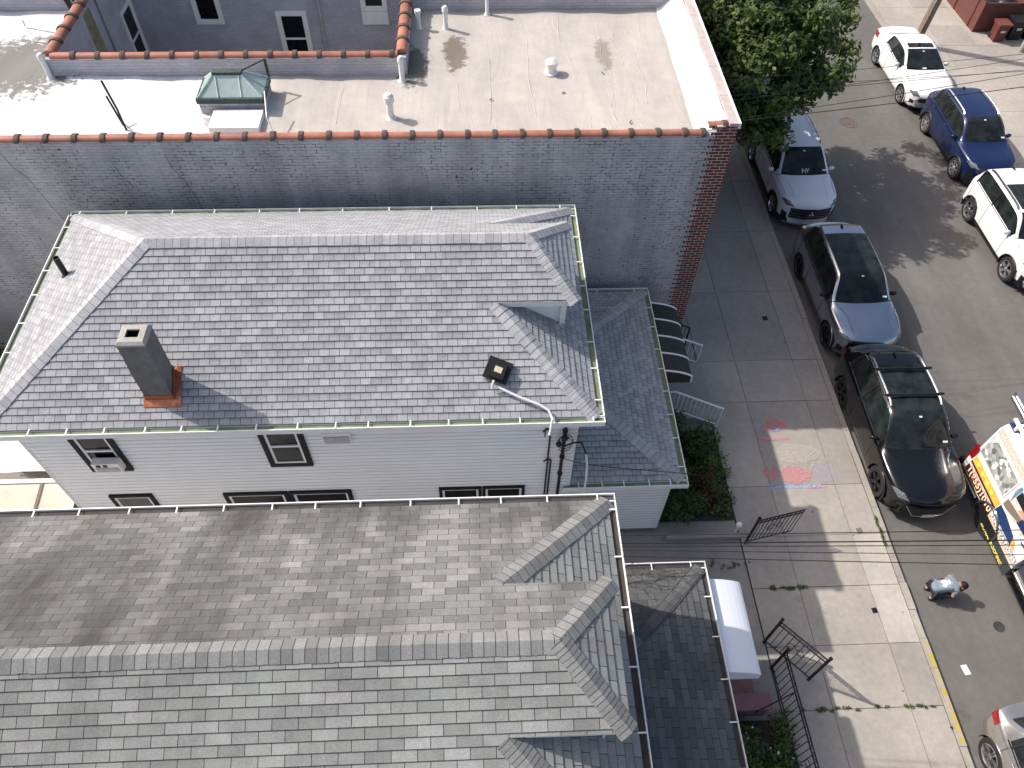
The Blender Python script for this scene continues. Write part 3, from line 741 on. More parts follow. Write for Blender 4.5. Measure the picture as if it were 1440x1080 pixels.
w.box(CX1+.22, 5.0, 18.9, 19.1, DK-.2, 7.06); w.build('rear_parapet', 'court_brick', BB); w = MB(); w.box(LX, CX0-.22, 18.9, 19.1, DK-.2, 7.06)
w.build('rear_parapet', 'court_brick', BB)
tile_coping(BB, (CX0-.05, (CY0+CY1)/2, 7.02), (CX1+.02, (CY0+CY1)/2, 7.02), r=.09, step=.53)
tile_coping(BB, (CX0-.1, CY1-.1, 7.04), (CX0-.1, CYF, 7.04), r=.11, step=.55, rb=.135)
tile_coping(BB, (CX1+.1, CY1-.1, 7.04), (CX1+.1, CYF, 7.04), r=.11, step=.55, rb=.135)
CW = lambda xa, xb, za, zb, **k: window(BB, (xa, CYF-.002, za), (1, 0, 0), (0, -1, 0), xb-xa, zb-za, casing='white_trim', cas=.09, name='court_window', **k)
CW(-5.44, -4.60, 4.0, 5.55); CW(-7.62, -6.86, 5.2, 6.75); CW(-3.08, -2.36, 5.55, 7.0)
w = MB(); w.box(-3.08, -2.36, CYF-.05, CYF-.003, 5.18, 5.54); w.build('window_panel', 'white_trim', BB)
window(BB, (CX0+.004, 19.9, 4.35), (0, 1, 0), (1, 0, 0), .85, 1.7, casing='white_trim', cas=.08, name='court_window')
w = MB(); w.tube([(-4.22, CYF-.06, 3), (-4.22, CYF-.06, 9)], .04, 8); w.tube([(CX0+.06, 18.9, 3), (CX0+.06, 18.9, 6.9)], .035, 8); w.build('drain_pipe', 'metal_grey', BB, smooth=True)
w = MB(); w.face([(CX0+.006, 18.0, 2), (CX0+.006, 18.6, 2), (CX0+.006, 18.5, 6.9), (CX0+.006, 18.05, 6.9)][::-1]); w.build('stained_render', simple('yellow_green_render', (.24, .23, .13), .9, var=.3, scale=5), BB)
# skylight
SX0, SX1, SY0, SY1, SZ = -5.80, -4.40, 14.50, 15.36, 6.9
sk = MB(); sk.box(SX0+.03, SX1-.03, SY0+.03, SY1-.03, DK-.02, SZ-.03); sko = sk.build('skylight', 'painted_brick', BB)
sk = MB(); sk.box(SX0, SX1, SY0, SY1, SZ-.06, SZ+.05); sk.box(-5.44, -4.84, 14.86, 15.0, SZ+.33, SZ+.43)
sk.box(SX1-.06, SX1-.01, SY1+.01, SY1+.06, SZ, SZ+.42); sk.tube([(SX1-.03, SY1+.03, SZ+.42), (-4.84, 15.0, SZ+.40)], .02, 5)
sk.build('skylight_frame', 'verdigris', sko, bevel=.01)
Tp = [(-5.44, 14.86), (-4.84, 14.86), (-4.84, 15.0), (-5.44, 15.0)]; Bt = [(SX0+.04, SY0+.05), (SX1-.04, SY0+.05), (SX1-.04, SY1-.05), (SX0+.04, SY1-.05)]
g = MB(); bars = MB()
for k in range(4):
    A, B, C_, D = V((*Bt[k], SZ+.055)), V((*Bt[(k+1) % 4], SZ+.055)), V((*Tp[(k+1) % 4], SZ+.37)), V((*Tp[k], SZ+.37))
    g.face([A, B, C_, D]); bars = MB(); bars.tube([A, D], .022, 6); bars.build('glazing_bar', 'skybar', sko, smooth=True)
    n_ = 3 if k % 2 == 0 else 2
    for j in range(1, n_): bars = MB(); bars.tube([A.lerp(B, .06+.88*(j/n_)) if k % 2 else A.lerp(B, .32 if j == 1 else .68), D.lerp(C_, j/n_ if k % 2 else (.1 if j == 1 else .9))], .018, 6); bars.build('glazing_bar', 'skybar', sko, smooth=True)
g.build('skylight_pane', 'skyglass', sko)
# roof pipes
def vpipe(x, y, r, h, cap_r=None, mat='white_pipe', tilt=(0, 0), capm=None, ch=.1):
    m = MB(); ax = V((tilt[0], tilt[1], 1)).normalized(); b = V((x, y, DK-.02))
    m.lathe(b, ax, [(r*1.9, 0), (r*1.5, .03), (r, .07), (r, h)], 14)
    if cap_r: m.lathe(b+ax*(h-.01), ax, [(cap_r, -ch*.3), (cap_r, ch*.6), (cap_r*.55, ch)], 14)
    else: m.lathe(b+ax*h, ax, [(r*1.35, -.06), (r*1.4, .01), (r*1.0, .012), (r*1.0, -.05)], 14, m=0)
    return m.build('vent_pipe', mat, BB, smooth=True)
vpipe(-.68, 17.98, .055, .48, .075); vpipe(-1.62, 15.74, .06, .50, .07); vpipe(-1.80, 14.33, .075, .44, .11, ch=.14)
vpipe(.33, 18.70, .045, .62); vpipe(-9.33, 16.07-.14, .06, .5, .075); vpipe(-1.33, 18.0, .055, .46)
m = MB(); m.lathe((1.72, 16.02, DK), (0, 0, 1), [(.16, 0), (.12, .03), (.12, .20), (.15, .205), (.15, .27), (.06, .33)], 18); m.build('roof_vent', 'white_pipe', BB, smooth=True)
m = MB(); m.tube([(-7.19, 13.96, DK), (-7.2, 13.98, DK+.45), (-7.30, 14.05, DK+1.05)], .022, 6); m.tube([(-7.25, 14.05, DK+.05), (-7.52, 14.4, DK+.5)], .022, 6); m.tube([(-7.19, 13.97, DK+.15), (-7.4, 14.3, DK+.02)], .015, 5)
m.build('antenna_mast', 'iron', BB)
m = MB(); m.tube([(-4.0, 13.62, DK+.08), (-4.16, 13.72, DK+.10), (-4.24, 13.85, DK+.35), (-4.33, 14.45, DK+.55)], .016, 6); m.build('drain_tube', 'white_pipe', BB, smooth=True)
m = MB(); m.tube([(-9.35, 16.6, 7.02), (-9.7, 16.55, 7.1), (-9.9, 16.9, 7.25), (-9.95, 17.0, 7.35)], .014, 5); m.tube([(-9.35, 17.0, 7.05), (-9.9, 16.92, 7.22)], .01, 5); m.build('cable_bracket', 'metal_grey', BB)
m = MB(); m.tube([(-9.6, 18.6, DK), (-9.75, 18.6, DK+.9)], .04, 6); m.tube([(-9.45, 18.5, DK), (-9.65, 18.5, DK+1.0)], .03, 6); m.tube([(-9.35, 18.4, DK), (-9.45, 18.45, DK+1.0)], .03, 6); m.build('rear_pipe', 'black', BB)
hb = MB(); hb.grid([sq(-5.47, -4.45, 13.80, 14.45, DK+.02), sq(-5.47, -4.45, 13.80, 14.45, DK+.14)], 0, True); hb.face(sq(-5.47, -4.45, 13.80, 14.45, DK+.14))
tag(hb.build('roof_hatch', 'mem_white', bevel=.012), 'white rectangular hatch cover lying on the roof in front of the green skylight', 'hatch')
for k, P in enumerate((((3.35, 17.9), (3.3, 17.2), (3.42, 16.7), (3.38, 16.2)), ((3.62, 18.3), (3.75, 17.4), (3.85, 16.9)), ((3.0, 17.6), (2.95, 16.6), (3.1, 15.9), (3.2, 15.4)), ((3.05, 15.2), (2.9, 14.6), (3.0, 13.75)), ((3.45, 15.0), (3.35, 14.3), (3.55, 13.7)), ((2.45, 14.3), (2.4, 13.7)), ((1.15, 18.4), (1.25, 17.2), (1.2, 15.6), (1.3, 14.0)), ((2.05, 18.5), (2.0, 17.0)), ((-.4, 15.6), (-.35, 14.2)), ((-2.9, 15.5), (-2.95, 13.8)), ((.3, 17.5), (.35, 15.0), (.28, 13.8)), ((3.75, 16.2), (3.8, 15.5), (3.7, 14.6)))):
    m = MB(); pp = []
    for i in range(len(P)-1):
        for j in range(5): t_ = j/5; x, y = P[i][0]*(1-t_)+P[i+1][0]*t_+RN.uniform(-.02, .02), P[i][1]*(1-t_)+P[i+1][1]*t_; pp.append((x, y, dk(x, y)-.010))
    m.tube(pp, [.010+.010*abs(sin(2.1*i+k)) for i in range(len(pp))], 6); m.build('membrane_wrinkle', 'membrane', BB, smooth=True)
for P in (((-9.55, 6.7), (-9.4, 6.2), (-9.25, 5.95), (-9.1, 5.2), (-8.95, 4.7), (-8.9, 4.2)), ((-7.4, 6.3), (-7.35, 6.0), (-7.2, 5.7)), ((-6.3, 6.5), (-6.25, 6.15), (-6.1, 5.85), (-6.0, 5.4), (-5.9, 4.7)), ((3.5, 6.1), (3.45, 5.6), (3.52, 5.3)), ((-1.1, 6.1), (-1.05, 5.7))):
    m = MB(); m.tube([(x, BY-.001, z) for x, z in P], .0045, 4); m.build('wall_crack', 'soot', BB)
st = MB()
for (x, y, l, a) in ((3.22, 13.95, .11, 1.1), (1.9, 15.2, .08, .4), (2.9, 15.9, .09, 2.), (.3, 14.9, .07, .8)): st.tube([(x, y, dk(x, y)+.025), (x+l*cos(a), y+l*sin(a), dk(x, y)+.03)], .012, 5)
st.build('debris', 'bark', BB)
# ------------------------------------------------------------------ ground, road, pavements
def plane(name, x0, x1, y0, y1, z, mat, kind='structure'):
    m = MB(); m.face([(x0, y0, z), (x1, y0, z), (x1, y1, z), (x0, y1, z)]); return m.build(name, mat, kind=kind)
plane('ground', -700, 700, -700, 700, -.06, simple('distant_ground', (.16, .15, .13), .9, var=.2, scale=.3))
def asphalt():
    q = NT('worn_asphalt'); c = q.coord()
    a = q.noise(c, .35, 6, .6); b = q.noise(c, 5, 5, .7); d = q.noise(c, 120, 2, .7)
    mp = q.n('ShaderNodeMapping'); mp.inputs['Scale'].default_value = (.8, .07, 1); q.l(c, mp.inputs[0]); tr = q.noise(mp.outputs[0], 1.2, 5, .6)
    col = q.mix((.150, .143, .132), q.ramp(a, [(.3, .84), (.7, 1.14)]), 1., 'MULTIPLY')
    col = q.mix(col, q.ramp(tr, [(.3, .84), (.7, 1.10)]), 1., 'MULTIPLY')
    col = q.mix(col, q.ramp(b, [(.3, .90), (.7, 1.08)]), 1., 'MULTIPLY')
    col = q.mix(col, q.ramp(d, [(.25, .74), (.75, 1.26)]), 1., 'MULTIPLY')
    ck = q.n('ShaderNodeTexVoronoi', feature='DISTANCE_TO_EDGE'); ck.inputs['Scale'].default_value = .32
    wv = q.n('ShaderNodeMix', data_type='VECTOR'); wv.inputs[0].default_value = .06; q.l(c, wv.inputs[4])
    nz = q.n('ShaderNodeTexNoise'); nz.inputs['Scale'].default_value = 2.5; q.l(c, nz.inputs['Vector']); q.l(nz.outputs[1], wv.inputs[5]); q.l(wv.outputs[1], ck.inputs['Vector'])
    cm = q.math('MULTIPLY', q.ramp(ck.outputs['Distance'], [(.0, 1.), (.004, 0.)]), q.ramp(a, [(.54, 0.), (.64, 1.)]))
    col = q.mix(col, (.045, .043, .04), q.math('MULTIPLY', cm, .45))
    oil = q.ramp(q.noise(c, .9, 4, .6), [(.64, 0.), (.74, 1.)])
    col = q.mix(col, (.07, .067, .064), q.math('MULTIPLY', oil, .5))
    sp = q.n('ShaderNodeTexVoronoi'); sp.inputs['Scale'].default_value = 1.1; q.l(c, sp.inputs['Vector'])
    col = q.mix(col, (.5, .48, .44), q.math('MULTIPLY', q.ramp(sp.outputs['Distance'], [(.018, 1.), (.026, 0.)]), .8))
    q.set(col, .9, 0, .25); q.bump(d, .5, .006); return q.m
plane('road', 9.28, 17.10, -60, 140, 0.0, asphalt())
C1 = concrete_mat('pavement_concrete', (.375, .342, .298)); C2 = concrete_mat('pavement_concrete_worn', (.33, .303, .268)); C3 = concrete_mat('pavement_concrete_fresh', (.45, .415, .365), stain=.15)
def pavement(name, x_edges, ylist, skip=None, pick=None):
    m = MB(); x0, x1 = x_edges[0], x_edges[-1]
    m.face([(x0, ylist[0], .098), (x1, ylist[0], .098), (x1, ylist[-1], .098), (x0, ylist[-1], .098)], None, 3)
    for i in range(len(x_edges)-1):
        for j in range(len(ylist)-1):
            xa, xb, ya, yb = x_edges[i], x_edges[i+1], ylist[j], ylist[j+1]; g = .006
            k = pick(xa, ya) if pick else RN.choice((0, 0, 1)); dz = RN.uniform(-.004, .004)
            P = [(xa+g, ya+g), (xb-g, ya+g), (xb-g, yb-g), (xa+g, yb-g)]
            m.face([(a, b, .12+dz) for a, b in P], None, k)
            for n in range(4):
                a, b = P[n], P[(n+1) % 4]; m.face([(a[0], a[1], .099), (b[0], b[1], .099), (b[0], b[1], .12+dz), (a[0], a[1], .12+dz)], None, k)
    return m.build(name, [C1, C2, C3, 'soil'], kind='structure')
ys = [-30, -26, -22, -18, -14, -10, -6, -3, -.2, 2.3, 3.77, 5.04, 6.32, 7.55, 8.86, 11.36, 12.73, 15.31, 17.9, 20.4, 23, 25.6, 28.2, 31, 34, 38, 44, 52, 60]
def pk(x, y):
    if x > 8 and 5 < y < 7.4: return 2
    return RN.choice((0, 0, 0, 1))
pavement('pavement', [5.82, 6.85, 8.42, 9.10], ys, pick=pk)
m = MB(); m.face([(5.302, 13.345, .112), (5.819, 13.345, .112), (5.819, 60, .112), (5.302, 60, .112)]); m.build('pavement_edge', C2, kind='structure')
pavement('far_pavement', [17.28, 18.9, 20.4, 21.9, 23.4, 26, 30], [-30+1.55*k for k in range(60)])
q = NT('chipped_yellow_kerb'); c = q.coord(); nz = q.noise(c, 6, 5, .7)
q.set(q.mix((.36, .325, .28), (.44, .34, .05), q.ramp(nz, [(.48, 0.), (.54, 1.)])), .8); KY = q.m
m = MB(); y = -30.
while y < 60:
    L = 1.5 if not (3 < y < 8) else .62; ya, yb = y+.004, min(y+L, 60)-.004
    if y <= 3.93 < y+L or abs(y-3.93) < .01: pass
    k = 1 if 3.7 < (ya+yb)/2 < 5.05 else (0 if RN.random() < .7 else 2)
    j = RN.uniform(-.008, .004); ji = RN.uniform(-.012, .006)
    m.face([(9.104, ya, .123+j), (9.262+ji, ya, .121+j), (9.262+ji, yb, .121+j), (9.104, yb, .123+j)], None, 0 if k == 1 else k); k == 1 and m.face([(9.17, ya, .1265+j), (9.262+ji, ya, .1255+j), (9.262+ji, yb, .1255+j), (9.17, yb, .1265+j)], None, 1)
    m.face([(9.262+ji, ya, .121+j), (9.285+ji, ya, -.01), (9.285+ji, yb, -.01), (9.262+ji, yb, .121+j)], None, k)
    for yy in (ya, yb): m.face([(9.104, yy, -.01), (9.285+ji, yy, -.01), (9.262+ji, yy, .121+j), (9.104, yy, .123+j)], None, k)
    y += L
m.face([(9.10, -30, .09), (9.25, -30, .09), (9.25, 60, .09), (9.10, 60, .09)], None, 3)
m.build('kerb', [C1, KY, C2, 'soil'], kind='structure')
m = MB(); y = -30.
while y < 62:
    ya, yb = y+.004, y+1.496
    m.face([(17.12, ya, .122), (17.276, ya, .123), (17.276, yb, .123), (17.12, yb, .122)]); m.face([(17.095, ya, -.01), (17.12, ya, .122), (17.12, yb, .122), (17.095, yb, -.01)]); y += 1.5
m.build('far_kerb', [C2], kind='structure')
plane('yard', -60, 5.80, -40, 13.336, .10, concrete_mat('yard_concrete', (.30, .28, .25)))
plane('garden_bed', 4.02, 5.80, 7.99, 10.50, .125, 'soil'); plane('garden_soil', 4.15, 5.86, .2, 3.62, .125, 'soil')
# manhole and patches
def disc(name, x, y, r, z, label, cat, mat, ring=None):
    m = MB(); m.lathe((x, y, z-.01), (0, 0, 1), [(r, 0), (r*.98, .014), (r*.86, .014), (r*.84, .009), (r*.2, .009), (r*.18, .013), (.001, .013)], 28, cap=(True, False)); return tag(m.build(name, mat), label, cat)
disc('manhole_cover', 13.52, 23.82, .34, .004, 'round rusty manhole cover in the road beside the tree shadow', 'manhole', simple('rusty_iron', (.12, .095, .08), .7, var=.4, scale=12))
disc('valve_cover', 11.0, 5.34, .12, .004, 'small dark round cover in the road beside the crouching person', 'valve cover', 'iron')
def flat(name, x, y, w, h, a, z, mat, label, cat):
    m = MB(); m.obox((x, y, z), (cos(a), sin(a), 0), (-sin(a), cos(a), 0), (0, 0, 1), -w/2, w/2, -h/2, h/2, 0, .006); return tag(m.build(name, mat), label, cat)
flat('paper', 9.90, 4.47, .13, .20, .15, .004, 'decal_white', 'white sheet of paper lying on the road near the yellow kerb', 'paper')
flat('utility_cover', 8.05, 14.25, .15, .15, .1, .123, 'iron', 'small square iron cover in the shaded pavement beside the silver car', 'utility cover')
flat('water_cover', 8.63, 7.63, .13, .13, .1, .123, simple('grey_iron', (.16, .15, .14), .7), 'small square grey cover in the sunlit pavement by the black car front', 'utility cover')
flat('drain_cover', 8.35, 5.75, .11, .11, .1, .124, 'iron', 'small dark cover in the pale sunlit pavement slab by the kerb', 'utility cover')

# chalk drawing: dusty strokes with worn gaps
def chalk(name, col, a=.75):
    q = NT(name); c = q.coord(); n = q.noise(c, 16, 5, .75); q.set(col, .95, 0, .1)
    tr = q.n('ShaderNodeBsdfTransparent'); mx = q.n('ShaderNodeMixShader')
    q.l(q.ramp(n, [(.34, 0.), (.62, a)]), mx.inputs[0]); q.l(tr.outputs[0], mx.inputs[1]); q.l(q.b.outputs[0], mx.inputs[2]); q.l(mx.outputs[0], q.out.inputs[0]); return q.m
m = MB()
def blob(x, y, rx, ry, k, z):
    P = []
    for i in range(26):
        a = 2*pi*i/26; r = 1+.10*sin(3*a+x)+.06*sin(7*a); P.append((x+rx*r*cos(a), y+ry*r*sin(a), z))
    m.face(P, None, k)
def bar(x, y, w, h, k, z): m.face([(x-w/2, y-h/2, z), (x+w/2, y-h/2+.01, z), (x+w/2, y+h/2, z), (x-w/2, y+h/2-.01, z)], None, k)
blob(7.42, 10.62, .27, .20, 0, .131); bar(7.20, 10.50, .26, .12, 0, .1345); bar(7.38, 10.46, .22, .10, 1, .1375); blob(6.98, 10.52, .17, .14, 2, .131)
bar(7.25, 10.20, .80, .10, 0, .131); blob(7.55, 9.15, .37, .25, 0, .131); blob(6.97, 9.22, .20, .16, 0, .131); bar(7.45, 8.82, 1.25, .09, 1, .131); bar(7.95, 8.79, .5, .05, 0, .1345)
bar(7.05, 8.98, .5, .05, 2, .1345); blob(7.75, 9.75, .55, .28, 3, .131); blob(8.25, 9.2, .35, .28, 2, .131)
for k in range(9):
    x, y, a = 8.1+RN.uniform(-.3, .6), 9.5+RN.uniform(-.4, .4), RN.uniform(.6, 1.6); l = RN.uniform(.1, .3)
    m.face([(x, y, .138), (x+.03, y, .138), (x+.03+l*cos(a), y+l*sin(a), .138), (x+l*cos(a), y+l*sin(a), .138)], None, 3)
tag(m.build('chalk_drawing', [chalk('pink_chalk', (.74, .30, .30), .8), chalk('blue_chalk', (.36, .55, .82), .8), chalk('violet_chalk', (.52, .46, .62), .4), chalk('pale_chalk', (.68, .62, .5), .45)]), 'pink, blue and yellow chalk drawing on the pavement', 'drawing')

# ------------------------------------------------------------------ plants
def leaf_cloud(mb, c, r, n, size, flat=.25, shell=.5, m=0, col=(0., 1.)):
    c = V(c)
    for _ in range(n):
        d = V((RN.gauss(0, 1), RN.gauss(0, 1), RN.gauss(0, 1))).normalized(); t = RN.random()**shell
        p = c + V((d.x*r[0], d.y*r[1], d.z*r[2]))*t
        nn = (d*.6 + V((RN.uniform(-1, 1), RN.uniform(-1, 1), RN.uniform(-.2, 1.2)))*.8).normalized()
        a = nn.orthogonal().normalized(); a = (Matrix.Rotation(RN.uniform(0, 6.28), 3, nn) @ a); b = nn.cross(a)
        s = size*RN.uniform(.6, 1.25); q = RN.uniform(*col)
        mb.face([p-a*s*.62, p+b*s*.34-nn*s*.06, p+a*s*.62, p-b*s*.34-nn*s*.06], [(q, .5)]*4, m)
def shrub(name, x, y, h, r, n, leaf, size, label, cat='shrub', z=.12, group=None):
    t = thing(name, label, cat, (x, y, z), group=group)
    st = MB()
    for k in range(5):
        a = k*1.3; st.tube([(x+.03*cos(a), y+.03*sin(a), z), (x+r*.4*cos(a), y+r*.4*sin(a), z+h*.5), (x+r*.6*cos(a+.4), y+r*.6*sin(a+.4), z+h*.85)], [.014, .010, .004], 5)
    st.build('stem', 'bark', t)
    f = MB()
    for k in range(max(4, int(n/120))):
        a, rr = RN.uniform(0, 6.28), r*RN.random()**.5*.75; cc = (x+rr*cos(a), y+rr*sin(a), z+h*RN.uniform(.25, .9)); q = RN.uniform(.28, .46)
        leaf_cloud(f, cc, (r*q, r*q, h*q*.8), 120, size)
    f.build('foliage', leaf, t); return t
# street tree
tx, ty = 8.15, 22.0
T = thing('street_tree', 'leafy street tree overhanging the white parked car', 'tree', (tx, ty, .12))
tr = MB(); tr.tube([(tx, ty, .0), (tx+.03, ty, .5), (tx+.08, ty-.03, 1.6), (tx+.1, ty-.1, 2.6), (tx+.18, ty-.1, 3.6), (tx+.2, ty-.1, 5.2)], [.22, .17, .15, .14, .11, .05], 12)
cl = []
TC = V((8.35, 21.4, 4.6)); TR = V((2.45, 3.2, 2.1))
for k in range(135):
    d = V((RN.gauss(0, 1), RN.gauss(0, 1), RN.gauss(0, 1)+.15)).normalized(); t = RN.uniform(.35, 1.0)**.6
    cl.append(TC+V((d.x*TR.x, d.y*TR.y, d.z*TR.z))*t*RN.uniform(.85, 1.08))
for (x, y, z, ) in ((8.3, 19.6, 3.3), (7.6, 19.5, 3.2), (9.6, 20.2, 3.2), (7.4, 20.2, 3.0), (8.6, 18.7, 3.4), (11.0, 21.8, 4.9), (11.1, 22.6, 5.0), (10.9, 20.9, 4.4), (11.3, 23.6, 5.2), (10.7, 24.3, 5.0), (8.0, 18.9, 3.6), (10.5, 20.2, 3.8), (7.2, 18.7, 3.5), (7.7, 18.3, 3.3), (8.4, 18.2, 3.3), (6.9, 19.4, 3.9), (7.4, 18.9, 4.3), (8.3, 18.7, 4.2), (6.7, 20.3, 4.4), (6.6, 21.5, 4.8), (9.9, 19.6, 4.2), (8.3, 20.3, 4.6), (8.9, 20.6, 4.4), (8.0, 19.6, 4.8), (8.6, 19.4, 4.2), (7.6, 20.6, 5.4), (7.2, 21.4, 5.6), (8.8, 21.2, 5.6), (6.9, 20.2, 5.2), (7.0, 19.3, 4.6)): cl.append(V((x, y, z)))
br = MB()
for k, p in enumerate(cl):
    if k % 4 == 0:
        s0 = V((tx+.14, ty-.1, RN.uniform(2.3, 4.6))); mid = s0.lerp(p, .5)+V((0, 0, .25)); br.tube([s0, mid, p], [.055, .035, .012], 6)
tro = tr.build('trunk', 'bark', T, smooth=True); br.build('branch', 'bark', tro, smooth=True)
f = MB()
for p in cl: leaf_cloud(f, p, (RN.uniform(.40, .66),)*2+(RN.uniform(.26, .42),), 215, .165, shell=.7, col=(RN.uniform(0, .35), RN.uniform(.6, 1.)))
f.build('crown', 'leaf_tree', T)
# front garden of the white house
shrub('shrub', 4.9, 10.0, 1.0, .62, 1700, 'leaf_dark', .07, 'dark evergreen shrub against the white stair railing')
shrub('shrub', 4.35, 9.05, 1.0, .42, 900, 'leaf_yellow', .07, 'bright yellow green shrub under the porch gutter')
shrub('shrub', 5.2, 8.85, .65, .45, 900, 'leaf_red', .06, 'shrub with dark red flowers in the middle of the garden bed')
shrub('shrub', 4.55, 8.15, .8, .50, 1100, 'leaf_dark', .065, 'low dark shrub at the near corner of the porch wall')
shrub('shrub', 5.35, 9.55, .55, .40, 800, 'leaf_mid', .06, 'mid green shrub at the pavement edge by the white railing')
f = MB()
for k in range(80): leaf_cloud(f, (4.15+1.6*RN.random(), 8.02+2.4*RN.random(), .24), (.26, .26, .20), 80, .07, col=(0, 1.))
tag(f.build('ground_cover', 'leaf_mid', kind='stuff'), 'low green ground cover filling the garden bed of the white house', 'plants')
# front garden of the nearer house
shrub('shrub', 4.75, 2.95, .75, .45, 1200, 'leaf_mid', .06, 'leafy green shrub below the pink steps'); shrub('shrub', 5.35, 2.2, .65, .5, 1300, 'leaf_mid', .06, 'spreading green shrub behind the black iron fence')
shrub('shrub', 4.7, 2.05, .6, .45, 1000, 'leaf_dark', .06, 'dark green shrub at the bottom edge beside the porch gutter')
f = MB()
for k in range(85): leaf_cloud(f, (4.2+1.6*RN.random(), .6+3.0*RN.random(), .24), (.25, .25, .20), 90, .07, col=(.2, 1.))
tag(f.build('garden_plants', 'leaf_mid', kind='stuff'), 'low green plants filling the fenced garden of the nearest house', 'plants')
fl = MB()
for k in range(16): leaf_cloud(fl, (4.3+1.4*RN.random(), 1.6+1.9*RN.random(), .5+.2*RN.random()), (.02, .02, .02), 2, .055)
tag(fl.build('white_flowers', 'decal_white', kind='stuff'), 'small white flowers among the green plants behind the black fence', 'flowers')
# tall bushes by the left alley
for (x, y, h, r, lb) in ((-12.3, 12.6, 2.2, .75, 'tall dark bush against the foot of the grey brick wall'), (-11.2, 10.4, 1.9, .6, 'green bush behind the white canopy at the left edge')): shrub('bush', x, y, h, r, 1800, 'leaf_dark' if x < -12 else 'leaf_mid', .085, lb, 'bush', .1)
# weeds in joints
f = MB()
for (xa, xb, yy, n, w) in ((6.1, 7.0, 6.32, 14, .05), (7.0, 8.9, 3.77, 12, .035), (6.0, 7.0, 3.77, 8, .04)):
    for k in range(n): leaf_cloud(f, (RN.uniform(xa, xb), yy+RN.uniform(-.03, .03), .14), (w*1.6, w, .04), 16, .045)
for (ya, yb, n) in ((6.6, 8.0, 12), (2.3, 3.4, 10), (7.2, 7.7, 6)):
    for k in range(n): leaf_cloud(f, (9.10+RN.uniform(-.02, .03), RN.uniform(ya, yb), .14), (.035, .07, .035), 14, .04)
for k in range(14): leaf_cloud(f, (RN.uniform(4.9, 5.9), 6.9+RN.uniform(-.1, .1), .12), (.05, .05, .04), 10, .04)
tag(f.build('weeds', 'leaf_mid', kind='stuff'), 'small green weeds growing in the pavement joints and along the kerb', 'weeds')

# ------------------------------------------------------------------ back yard at the left
T = thing('shed', 'low cream panelled shed beside the back corner of the white house', 'shed', (-10.5, 8.1, .1))
cream = simple('cream_board', (.55, .50, .41), .8, var=.16, scale=2.5)
w = MB(); w.box(-13, -8.5, 7.05, 8.35, .1, 1.95); w.build('wall', simple('brown_shed_wall', (.09, .055, .045), .85), T)
w = MB(); w.face([(-13, 7.0, 1.85), (-8.4, 7.0, 1.85), (-8.4, 8.32, 2.05), (-13, 8.32, 2.05)]); w.build('roof', cream, T)
for x in (-12.4, -11.3, -10.1, -9.15): w = MB(); w.obox((x, 7.0, 1.855), (1, 0, 0), (0, 1.32, .2), (0, 0, 1), -.03, .03, 0, 1, 0, .02); w.build('roof_batten', simple('dark_batten', (.16, .13, .11), .8), T)
w = MB(); w.box(-13, -8.38, 8.33, 8.42, 1.98, 2.09); w.build('roof_edge', 'white_trim', T)
T = thing('canopy', 'white fabric canopy sagging behind the cream shed', 'canopy', (-10.5, 9.2, .1))
w = MB(); rows = []
for j in range(9):
    rows.append([(-13+i*.38, 8.6+j*.17, 2.05+.10*j+.05*sin(i*.9+j*.6)+.03*sin(i*2.1-j)) for i in range(13)])
w.grid(rows); w.build('canopy_cloth', simple('white_canvas', (.78, .77, .76), .8, var=.05), T, smooth=True)
for (x, y) in ((-12.9, 8.62), (-8.5, 8.62), (-12.9, 9.95), (-8.5, 9.95)): w = MB(); w.tube([(x, y, .1), (x, y, 2.0 if y < 9 else 2.7)], .025, 6); w.build('canopy_pole', 'metal_grey', T)

# ------------------------------------------------------------------ stoops, railings, fences, gates
def railing(name, label, mat, path, h, step, r=.010, rail=.020, low=.10, cat='railing', group=None):
    """sloping or level railing along path (list of base points)"""
    t = thing(name, label, cat, path[0], group=group); P = [V(p) for p in path]; Z = V((0, 0, 1))
    m = MB(); m.tube([p+Z*h for p in P], rail, 6); m.build('handrail', mat, t)
    m = MB(); m.tube([p+Z*low for p in P], rail*.7, 6); m.build('bottom_rail', mat, t)
    for p in (P[0], P[-1]): m = MB(); m.tube([p, p+Z*(h+.02)], rail*1.1, 6); m.build('post', mat, t)
    m = MB()
    for a, b in zip(P, P[1:]):
        n = max(1, int((b-a).length/step))
        for k in range(n+1):
            p = a.lerp(b, k/n); m.tube([p+Z*low, p+Z*h], r, 5)
    m.build('balusters', mat, t); return t
def steps(name, label, x0, x1, ya, yb, ztop, n, mat, tread=None, z0=.1):
    t = thing(name, label, 'steps', (x0, ya, z0)); m = MB(); d = (x1-x0)/n
    for k in range(n):
        zt = z0+(ztop-z0)*(n-k)/n; m.box(x0+d*k+(.001 if k else 0), x0+d*(k+1), ya, yb, z0, zt)
    m.build('riser', mat, t)
    m = MB()
    for k in range(n):
        zt = z0+(ztop-z0)*(n-k)/n; m.box(x0+d*k, x0+d*(k+1)+.025, ya-.02, yb+.02, zt+.001, zt+.04)
    m.build('tread', tread or mat, t); return t
steps('front_steps', 'grey concrete front steps under the black awning', 3.9, 5.85, 10.72, 12.55, .78, 5, C2)
railing('stair_railing', 'white stair railing beside the dark garden shrubs', 'white_trim', [(3.95, 10.66, .80), (4.60, 10.66, .80), (5.88, 10.60, .14)], .78, .125, .009, .024)
railing('stair_railing', 'white stair railing beneath the front edge of the black awning', 'white_trim', [(4.75, 12.62, .62), (5.75, 12.62, .14)], .80, .16, .009, .024)
railing('stair_railing', 'black iron stair railing beside the red brick corner', 'iron', [(4.9, 13.18, .5), (5.52, 13.18, .14)], .85, .11, .010, .022)
